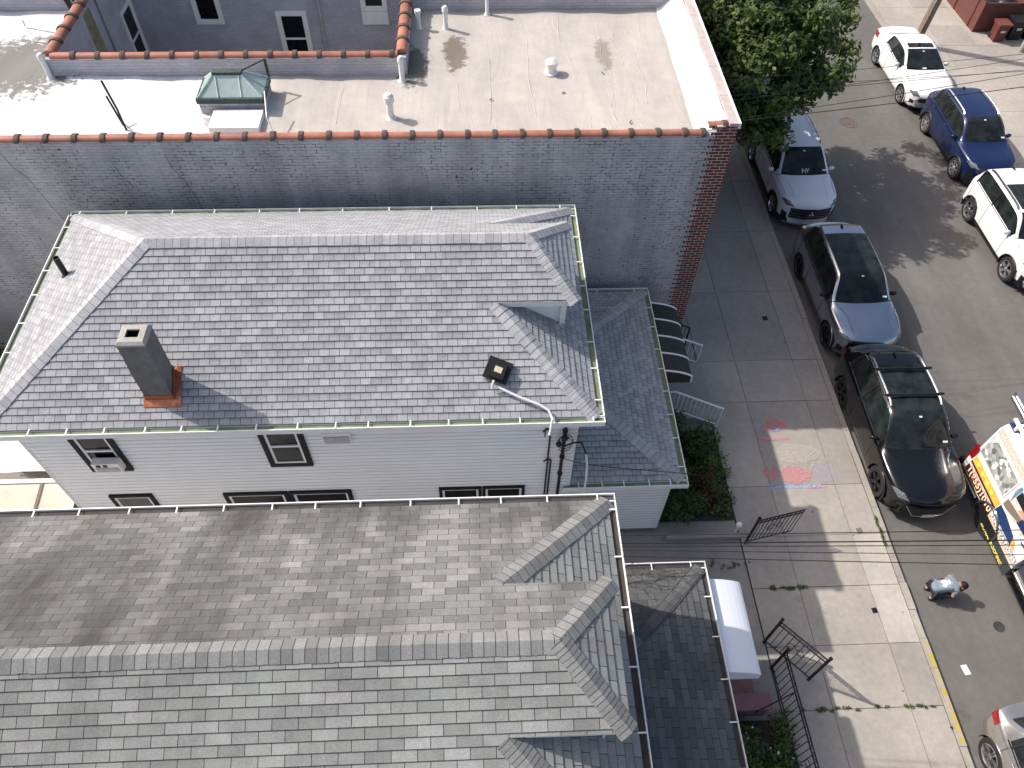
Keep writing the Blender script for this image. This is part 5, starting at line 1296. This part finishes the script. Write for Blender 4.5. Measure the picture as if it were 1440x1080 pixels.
car('parked_car', 'dark blue parked crossover with silver wheels between the two white cars', 'car', 16.86, 21.93,
    dict(SUV, L=4.28, W=1.78, H=1.62, hn=.98, hc=1.08, wb=2.555, fa=.88, R=.345, yc=1.18, yh=1.95, yr=.62, gz=(.52, .68), gw=.9, stick=((7.28, 4.2),), railmat='alloy', spokes=7), paint('deep_blue_paint', (.008, .022, .085), .35, .2), flags=('rails', 'chromewin', 'chromeframe', 'crease', 'ringbadge', 'cladding'))
car('parked_car', 'white boxy parked car with a dark sunroof and black roof rails at the right edge', 'car', 16.50, 17.12,
    dict(SUV, L=4.35, W=1.84, H=1.70, hn=1.04, hc=1.12, bf=1.10, br=1.14, wb=2.69, fa=.86, R=.375, yc=1.22, yh=1.85, yr=.42, yt=.12, dz=1.22, wt=.80, wr=.70, gz=(.62, .82), railmat='black', sr=(5.15, 6.2, 7.2), tl=(8.0, 9.6), pillar='black', nose=.76), paint('white_box_paint', (.80, .80, .79), 0, .2), flags=('rails', 'sunroof', 'chromeframe', 'cladding', 'split'))
car('parked_car', 'silver grey parked car cut off at the bottom right corner, rear lamp towards the kerb', 'car', 10.37, 1.42,
    dict(SUV, L=4.35, W=1.80, H=1.48, wb=2.62, fa=.90, R=.34, hn=.9, hc=1.0, bf=.94, br=1.0, dz=1.06, yr=.85, yt=.30, tl=(8.0, 9.4), tlr=(3.6, 4.95)), paint('warm_silver_paint', (.40, .385, .37), .7, .22), flags=('split', 'crease'))

# ---------------------------------- wrapped work truck
T = thing('pickup_truck', 'work pickup with a printed canopy, ladder rack and yellow lettering in the road', 'truck', (12.47, 9.12, 0), local=True)
def trk(name, fn, mat, parent=None, bevel=0, smooth=False, label=None):
    m = MB(); fn(m); return m.build(name, mat, parent or T, bevel=bevel, smooth=smooth, label=label)
TW = 1.0; BL = 2.70      # local: x across, y 0 = rear, negative = towards the front
tb_white = paint('truck_white', (.74, .73, .71), 0, .3); tb_blue = paint('truck_blue', (.018, .045, .13), .1, .25); tb_dark = paint('truck_dark_grey', (.045, .05, .06), .1, .4)
def prism(m, prof, y0, y1):
    a = [(x, y0, z) for x, z in prof]; b = [(x, y1, z) for x, z in prof]
    for i in range(len(prof)):
        j = (i+1) % len(prof); m.face([a[i], b[i], b[j], a[j]])
    m.face(a[::-1]) ; m.face(b)
trk('bed', lambda m: (prism(m, [(-TW, .52), (-TW-.02, .85), (-TW+.02, 1.12), (TW-.02, 1.12), (TW+.02, .85), (TW, .52)], -BL, -.02)), tb_white, bevel=.02)
trk('lower_skirt', lambda m: (m.box(-TW-.012, TW+.012, -.9, -.05, .36, .518), m.box(-TW-.012, TW+.012, -BL, -1.98, .16, .518), m.box(-TW+.1, TW-.1, -BL, -.1, .30, .5)), tb_dark, bevel=.02)
trk('step_strip', lambda m: m.box(-TW-.03, -TW-.013, -1.0, -.25, .42, .45), 'chrome')
trk('canopy', lambda m: prism(m, [(-TW+.01, 1.125), (-TW+.05, 2.10), (-TW+.16, 2.26), (TW-.16, 2.26), (TW-.05, 2.10), (TW-.01, 1.125)], -BL+.02, -.06), tb_white, bevel=.03)
trk('tailgate', lambda m: (m.box(-TW+.05, TW-.05, -.018, .03, .55, 1.10), m.box(-TW+.10, TW-.10, -.055, -.0, 1.14, 2.05)), tb_blue, bevel=.015)
trk('canopy_roof_edge', lambda m: m.box(-TW+.18, TW-.18, -.30, -.045, 2.2605, 2.285), tb_blue, bevel=.01)
trk('bumper', lambda m: m.box(-TW+.02, TW-.02, .03, .16, .42, .58), 'black', bevel=.03)
for sx in (-1, 1): trk('tail_light', lambda m: m.box(sx*TW-.06 if sx > 0 else -TW-.012, TW+.012 if sx > 0 else -TW+.06, -.13, .035, .70, 1.30), 'lamp_red', bevel=.02)
SXp = -TW-.006       # printed side
def Yp(a): return -a
side = trk('printed_side', lambda m: (m.face([(-TW-.024, -.14, .60), (-TW-.024, -BL+.01, .60), (-TW-.026, -BL+.01, .87), (-TW-.026, -.14, .87)]),), tb_white)
def strip(nm, pts_, mat, d=.004, par=None):
    """flat print on the left side; (distance from rear, height)"""
    def xs(z): return (-TW-.026-(.006 if z < .9 else 0)) if z < .86 else (-TW+.004+.04*(z-1.12)/.97 if z > 1.12 else -TW-.026+.05*(z-.86)/.26)
    def f(m):
        fr = [(xs(z)-d, -a, z) for a, z in pts_]; bk = [(xs(z)+.012, -a, z) for a, z in pts_]
        m.face(fr); 
        for i in range(len(fr)): j = (i+1) % len(fr); m.face([fr[i], bk[i], bk[j], fr[j]])
    return trk(nm, f, mat, par or side)
pr = lambda n, c, v=.1, s=8: simple('print_'+n, c, .35, var=v, scale=s)
strip('print_panel', [(.16, .60), (1.42, .60), (1.42, .92), (.16, .92)], pr('dark_maroon', (.055, .012, .014)))
strip('print_panel', [(.16, .925), (1.42, .925), (1.42, 1.10), (.16, 1.10)], pr('orange', (.72, .40, .07), .3, 3))
strip('print_panel', [(1.44, .60), (BL-.02, .60), (BL-.02, .66), (1.44, .66)], pr('peach', (.75, .48, .30)))
strip('print_panel', [(1.44, .84), (2.30, .84), (2.18, 1.02), (1.70, 1.10), (1.44, 1.10)], tb_blue)
strip('print_panel', [(2.30, .84), (2.45, .84), (2.30, 1.0), (2.19, 1.02)], pr('orange_tip', (.78, .36, .10)))
q = NT('print_photo'); c = q.coord(); vn = q.n('ShaderNodeTexVoronoi'); vn.inputs['Scale'].default_value = 9; q.l(c, vn.inputs['Vector'])
q.set(q.ramp(q.noise(vn.outputs['Color'], 2.2, 3), [(.3, (.06, .06, .06)), (.5, (.32, .35, .32)), (.62, (.75, .75, .74))]), .3)
strip('print_frame', [(.10, 1.25), (1.36, 1.25), (1.36, 1.93), (.10, 1.93)], tb_white, .010)
strip('print_photo', [(.14, 1.29), (1.32, 1.29), (1.32, 1.89), (.14, 1.89)], q.m, .014)
strip('print_panel', [(1.42, 1.22), (2.25, 1.22), (2.25, 1.95), (1.42, 1.95)], pr('pale_photo', (.62, .58, .52), .25, 5), .008)
strip('print_panel', [(1.46, 1.2), (1.60, 1.2), (2.02, 1.34), (2.0, 1.48), (1.7, 1.44), (1.46, 1.4)], pr('taupe', (.20, .165, .13)), .012)
strip('print_panel', [(1.55, 1.62), (2.1, 1.62), (2.1, 1.84), (1.55, 1.86)], pr('black', (.02, .02, .022)), .012)
strip('print_panel', [(1.44, 1.70), (1.53, 1.40), (1.53, 1.90), (1.46, 1.92)], pr('blue_texture', (.10, .24, .36), .4, 14), .012)
strip('print_panel', [(1.98, 1.30), (2.5, 1.34), (2.5, 1.50), (2.02, 1.52)], pr('navy', (.022, .03, .10)), .012)
strip('print_panel', [(1.80, 1.50), (2.0, 1.50), (2.06, 1.60), (1.86, 1.63)], pr('hand', (.66, .30, .24)), .015)
for k, (a, b) in enumerate(((1.99, 2.08), (2.10, 2.20))):
    strip('print_column', [(.12, a), (1.40, a), (1.40, b), (.12, b)], pr('pink_column', (.76, .52, .44), .35, 26), .010)
def star(a, z, r): return [(a+r*(1 if i % 2 == 0 else .42)*sin(i*pi/5), z+r*(1 if i % 2 == 0 else .42)*cos(i*pi/5)) for i in range(10)]
ystar = pr('star_yellow', (.80, .66, .12))
for k in range(4): strip('print_star', star(.36+.24*k, 1.02-.004*k, .075), ystar, .010)
def lettering(s, a, z, size, mat, x, spacing=1.1, bold=.004, mat2=None):
    for off, mm, bd in ((.0, mat2, bold+.010), (.003, mat, bold)):
        if mm is None: continue
        me = text_mesh(s, size, .002, spacing, bd); o = bpy.data.objects.new('lettering', me); COL.objects.link(o); me.materials.append(mm if not isinstance(mm, str) else M[mm]); o.parent = side
        # text runs towards the front of the truck, read from its left side
        m4 = Matrix(((0, 0, -1), (-1, 0, 0), (0, 1, 0))).to_4x4(); o.matrix_local = Matrix.Translation((x-off, -a, z)) @ m4
yl = pr('letter_yellow', (.85, .72, .12), .03); cream_l = pr('letter_cream', (.85, .76, .50), .03)
lettering('1(855)1010', .24, .66, .25, cream_l, -TW-.040, 1.0, .006, pr('letter_red', (.40, .02, .02)))
lettering('RENOVATIONS', 1.46, .69, .17, pr('letter_white', (.80, .80, .80), .02), -TW-.040, 1.02, .006, pr('letter_grey', (.12, .12, .14)))
lettering('SIONAL ROOFING', 1.99-.52, .24, .125, yl, -TW-.020, 1.0, .004)
strip('print_panel', [(2.36, 1.16), (2.44, 1.14), (2.62, 1.18), (2.60, 1.21)], pr('ink', (.03, .03, .03)), .012)
# cab
trk('cab', lambda m: prism(m, [(-.95, .50), (-.97, .95), (-.88, 1.22), (.88, 1.22), (.97, .95), (.95, .50)], -BL-1.55, -BL-.08), tb_dark, bevel=.03)
trk('cab_roof', lambda m: prism(m, [(-.88, 1.221), (-.74, 1.80), (.74, 1.80), (.88, 1.221)], -BL-1.35, -BL-.12), tb_dark, bevel=.04)
trk('hood', lambda m: prism(m, [(-.93, .50), (-.95, .95), (-.80, 1.12), (.80, 1.12), (.95, .95), (.93, .50)], -BL-2.75, -BL-1.552), tb_dark, bevel=.05)
trk('side_window', lambda m: (m.face([(-.885, -BL-.2, 1.25), (-.885, -BL-1.25, 1.25), (-.765, -BL-1.2, 1.74), (-.765, -BL-.2, 1.74)]),), 'car_glass')
trk('running_board', lambda m: (m.box(-1.08, -.94, -BL-1.5, -BL-.05, .30, .35), m.box(-1.0, -.965, -BL-1.5, -BL-.05, .50, .54)), 'chrome')
for ya in (-1.50, -BL-2.0):
    for sx in (-1, 1):
        c = V((sx*(TW-.10), ya, .39)); ax = V((sx, 0, 0))
        m = MB(); m.lathe(c, ax, [(.08, .0), (.08, .09), (.03, .10)], 12); wh = m.build('wheel', 'black', T, smooth=True)
        m = MB(); m.lathe(c, ax, [(.24, -.12), (.36, -.125), (.39, -.09), (.39, .09), (.36, .125), (.25, .12), (.24, .06)], 28, cap=(True, False)); m.build('tyre', 'rubber', wh, smooth=True)
        m = MB(); m.lathe(c, ax, [(.25, .115), (.22, .10), (.16, .05), (.05, .05)], 20, cap=(False, True)); m.build('rim', 'alloy_dark', wh, smooth=True)
        if ya > -2:
            m = MB(); m.tube([(sx*(TW+.03), ya+.46*cos(a), .42+.46*sin(a)) for a in [radians(-5+190*k/16) for k in range(17)]], .035, 6); m.build('arch_trim', tb_dark, T, smooth=True)
            m = MB(); m.box(sx*TW-.012 if sx > 0 else -TW-.0275, TW+.0275 if sx > 0 else -TW+.012, ya-.46, ya+.46, .30, .66); m.build('arch_recess', 'black', T)
m = MB()
for sx in (-1, 1):
    for y_ in (-.25, -1.3, -2.4): m.box(sx*.78-.03, sx*.78+.03, y_-.03, y_+.03, 2.255, 2.42)
    m.box(sx*.78-.035, sx*.78+.035, -BL, -.05, 2.421, 2.47)
for y_ in (-.25, -1.3, -2.4): m.box(-.74, .74, y_-.03, y_+.03, 2.425, 2.465)
m.build('ladder_rack', 'white_trim', T)
m = MB()
for y_ in (-.6, -1.6): m.box(-.55, .6, y_-.2, y_+.2, 2.262, 2.40)
m.build('roof_box', 'metal_grey', T, bevel=.01)
def ladder(x, y0_, y1_, z, wdt, label):
    t_ = thing('ladder', label, 'ladder', (x, y0_, z))
    for s_ in (0, wdt): m = MB(); m.box(x+s_, x+s_+.035, y0_, y1_, z, z+.08); m.build('rail', 'alloy', t_)
    m = MB(); k = y0_+.2
    while k < y1_: m.tube([(x+.03, k, z+.04), (x+wdt+.005, k, z+.04)], .017, 6); k += .3
    m.build('rung', 'alloy', t_)
ladder(11.80, 5.6, 9.60, 2.475, .40, 'aluminium ladder on the truck rack, the one nearest the parked black car'); ladder(11.86, 5.4, 9.66, 2.565, .42, 'aluminium ladder stacked on top of another on the truck rack')

# ------------------------------------------------------------------ crouching person
def skin_mesh(name, verts, edges, radii, mat, parent, sub=2, root=0):
    me = bpy.data.meshes.new(name); off = ROOT[parent.name]
    me.from_pydata([V(v)-off for v in verts], edges, []); o = bpy.data.objects.new(name, me); COL.objects.link(o)
    sk = o.modifiers.new('skin', 'SKIN'); sk.use_smooth_shade = True
    for i, r in enumerate(radii):
        d = me.skin_vertices[0].data[i]; d.radius = (r, r) if not isinstance(r, tuple) else r; d.use_root = (i == root)
    sb = o.modifiers.new('sub', 'SUBSURF'); sb.levels = sb.render_levels = sub
    dg = bpy.context.evaluated_depsgraph_get(); dg.update()
    nm = bpy.data.meshes.new_from_object(o.evaluated_get(dg)); o.modifiers.clear(); o.data = nm; nm.name = name; nm.materials.clear(); nm.materials.append(M[mat] if isinstance(mat, str) else mat)
    for p_ in nm.polygons: p_.use_smooth = True
    o.parent = parent; ROOT[o.name] = off
    return o
PSC, PNEW = .82, V((9.80, 6.1, 0))
PR = thing('person', 'person in a grey T-shirt crouching in the road, looking down at a phone', 'person', (9.9, 6.1, 0))
PR.scale = (PSC,)*3; PR.location = PNEW
px, py_ = 9.80, 6.12
hip = V((px, py_, .36)); chest = V((px+.30, py_-.01, .60)); sh = V((px+.42, py_-.02, .66)); neck = V((px+.52, py_-.03, .68)); head = V((px+.62, py_-.05, .65))
vv = [hip, V((px+.15, py_, .50)), chest, sh, neck, head, V((px+.69, py_-.06, .60))]; ee = [(0, 1), (1, 2), (2, 3), (3, 4), (4, 5), (5, 6)]; rr = [.15, .14, .155, .12, .058, .095, .075]
def limb(start, ptsr):
    i0 = start
    for p_, r_ in ptsr: vv.append(V(p_)); rr.append(r_); ee.append((i0, len(vv)-1)); i0 = len(vv)-1
    return i0
hands = []
for s_ in (-1, 1):
    a = limb(3, [((px+.40, py_+s_*.17, .64), .062), ((px+.36, py_+s_*.25-.02, .45), .046), ((px+.52, py_+s_*.15-.05, .36), .036), ((px+.60, py_+s_*.085-.06, .36), .030), ((px+.655, py_+s_*.07-.06, .365), .034)]); hands.append(a)
    limb(0, [((px+.05, py_+s_*.11, .34), .105), ((px+.36, py_+s_*.19, .40), .078), ((px+.12, py_+s_*.16, .20), .058), ((px-.03, py_+s_*.14, .09), .042), ((px-.02, py_+s_*.14, .045), .040), ((px+.16, py_+s_*.155, .035), .035)])
for a, s_ in zip(hands, (-1, 1)):
    b = vv[a]
    for k in range(4): limb(a, [(b+V((.035, s_*.02-s_*.012*k, .018-.014*k)), .0095), (b+V((.065-.004*abs(k-1), -s_*.015*1-s_*.006*k, .012-.016*k)), .0085), (b+V((.075-.004*abs(k-1), -s_*.04, .004-.015*k)), .0075)])
    limb(a, [(b+V((.01, -s_*.03, .03)), .011), (b+V((.04, -s_*.05, .035)), .009)])
body_o = skin_mesh('body', vv, ee, rr, 'skin', PR, 2)
# T-shirt, trousers, shoes
shirt = simple('grey_tshirt', (.20, .245, .29), .85, var=.12, scale=9)
v2 = [V((px-.06, py_, .36)), V((px+.08, py_, .50)), V((px+.18, py_, .565)), chest+V((.02, 0, .015)), sh+V((.0, 0, .01)), V((px+.485, py_-.025, .675))]; e2 = [(0, 1), (1, 2), (2, 3), (3, 4), (4, 5)]; r2_ = [.165, .168, .170, .180, .150, .072]
for s_ in (-1, 1):
    n = len(v2); v2 += [V((px+.41, py_+s_*.19, .64)), V((px+.38, py_+s_*.245-.01, .53))]; e2 += [(4, n), (n, n+1)]; r2_ += [.085, .072]
sho = skin_mesh('tshirt', v2, e2, r2_, shirt, PR, 2, 2)
tro_m = simple('dark_trousers', (.022, .026, .034), .8, var=.15)
v3 = [V((px-.02, py_, .33))]; e3 = []; r3 = [.158]
for s_ in (-1, 1):
    n = len(v3); v3 += [V((px+.06, py_+s_*.115, .335)), V((px+.375, py_+s_*.195, .405)), V((px+.12, py_+s_*.165, .20)), V((px-.02, py_+s_*.14, .11))]; e3 += [(0, n), (n, n+1), (n+1, n+2), (n+2, n+3)]; r3 += [.118, .09, .07, .058]
skin_mesh('trousers', v3, e3, r3, tro_m, PR, 2)
for s_ in (-1, 1): skin_mesh('shoe', [(px-.07, py_+s_*.14, .05), (px+.06, py_+s_*.15, .05), (px+.19, py_+s_*.16, .035)], [(0, 1), (1, 2)], [(.05, .05), (.052, .05), (.042, .032)], simple('dark_shoe', (.03, .025, .022), .6), PR, 2)
hair = simple('short_dark_hair', (.012, .009, .008), .7)
hm = MB(); hc_ = head+V((.02, 0, 0)); ax = (V((px+.69, py_-.06, .60))-neck).normalized(); upv = (V((0, 0, 1))-ax*ax.z).normalized(); sdv = ax.cross(upv)
rows = []
for i in range(8):
    a = radians(4+86*i/7); rows.append([hc_ + (ax*.35+upv).normalized()*(.128*cos(a)) + (sdv*cos(b)*.108+(upv.cross(sdv)*.0+(ax-upv*.35).normalized())*sin(b)*.132)*sin(a) for b in [2*pi*j/16 for j in range(16)]])
hm.grid(rows, 0, True); hm.build('hair', hair, PR, smooth=True)
# face on the underside of the bent head
fm = MB(); fc = head+ax*.07-upv*.05
fm.lathe(fc-upv*.035+ax*.02, (ax*.3-upv), [(.022, 0), (.016, .03), (.004, .045)], 8); fm.build('nose', 'skin', PR, smooth=True)
for s_ in (-1, 1):
    em = MB(); em.lathe(head+sdv*s_*.088-upv*.01-ax*.01, sdv*s_, [(.028, 0), (.030, .012), (.012, .02)], 10); em.build('ear', 'skin', PR, smooth=True)
    em = MB(); em.lathe(fc+sdv*s_*.032-upv*.018+ax*.012, (ax*.4-upv), [(.012, 0), (.008, .008)], 8); em.build('eye', 'black', PR, smooth=True)
em = MB(); em.obox(fc-upv*.03-ax*.035, sdv, ax, -upv, -.022, .022, -.006, .006, 0, .012); em.build('mouth', simple('lips', (.30, .10, .09), .5), PR)
# white print on the back: short strokes raised on the shirt surface
dg = bpy.context.evaluated_depsgraph_get(); dg.update()
tri = sho.data; off = ROOT[PR.name]
from mathutils.bvhtree import BVHTree
bv = BVHTree.FromPolygons([v.co+off for v in tri.vertices], [tuple(p.vertices) for p in tri.polygons])
pm = MB()
def onback(x, y):
    h_ = bv.ray_cast(V((x, y, 2)), V((0, 0, -1))); return (h_[0]+V((0, 0, .004))) if h_[0] else None
for (xc, ya, yb, wd) in ((.09, -.07, .09, .018), (.125, -.10, .10, .02), (.16, -.09, .11, .016), (.195, -.05, .10, .02), (.245, -.045, .065, .022), (.30, -.03, .05, .02)):
    n = 7; prev = None
    for k in range(n+1):
        y_ = py_+ya+(yb-ya)*k/n; a, b = onback(px+xc-wd*.5, y_), onback(px+xc+wd*.5, y_)
        if a and b:
            if prev and RN.random() > .12: pm.face([prev[0], prev[1], b, a])
            prev = (a, b)
for (yc_, xa, xb) in ((.02, .245, .30), (-.04, .10, .2), (.06, .10, .19)):
    a = [onback(px+xa, py_+yc_-.01), onback(px+xb, py_+yc_-.01), onback(px+xb, py_+yc_+.01), onback(px+xa, py_+yc_+.01)]
    if all(a): pm.face(a)
pm.build('shirt_print', 'decal_white', sho)
m = MB(); b = vv[hands[0]].lerp(vv[hands[1]], .5); m.obox(b+V((.07, 0, .0)), (0, 1, 0), (.5, 0, .8), (.8, 0, -.5), -.04, .04, -.075, .075, -.006, .006)
po = m.build('phone', 'black', bevel=.003); po.scale = (PSC,)*3; po.location = PNEW-V((9.9, 6.1, 0))*PSC
tag(po, 'dark phone held in both hands of the crouching person', 'phone')

# window air conditioner resting in the left upper window of the white house
T = thing('air_conditioner', 'white window air conditioner in the left upper window of the white house', 'air conditioner', (-6.75, 7.5, 3.9))
m = MB(); m.box(-6.98, -6.50, 7.36, 7.50, 3.99, 4.27); m.build('case', 'white_trim', T, bevel=.012)
m = MB(); m.box(-6.94, -6.54, 7.348, 7.359, 4.02, 4.15); m.build('vent_grille', 'metal_grey', T)
m = MB()
for k in range(2): m.box(-6.90+.12*k, -6.83+.12*k, 7.348, 7.359, 4.18, 4.24)
m.build('slot', 'black', T)
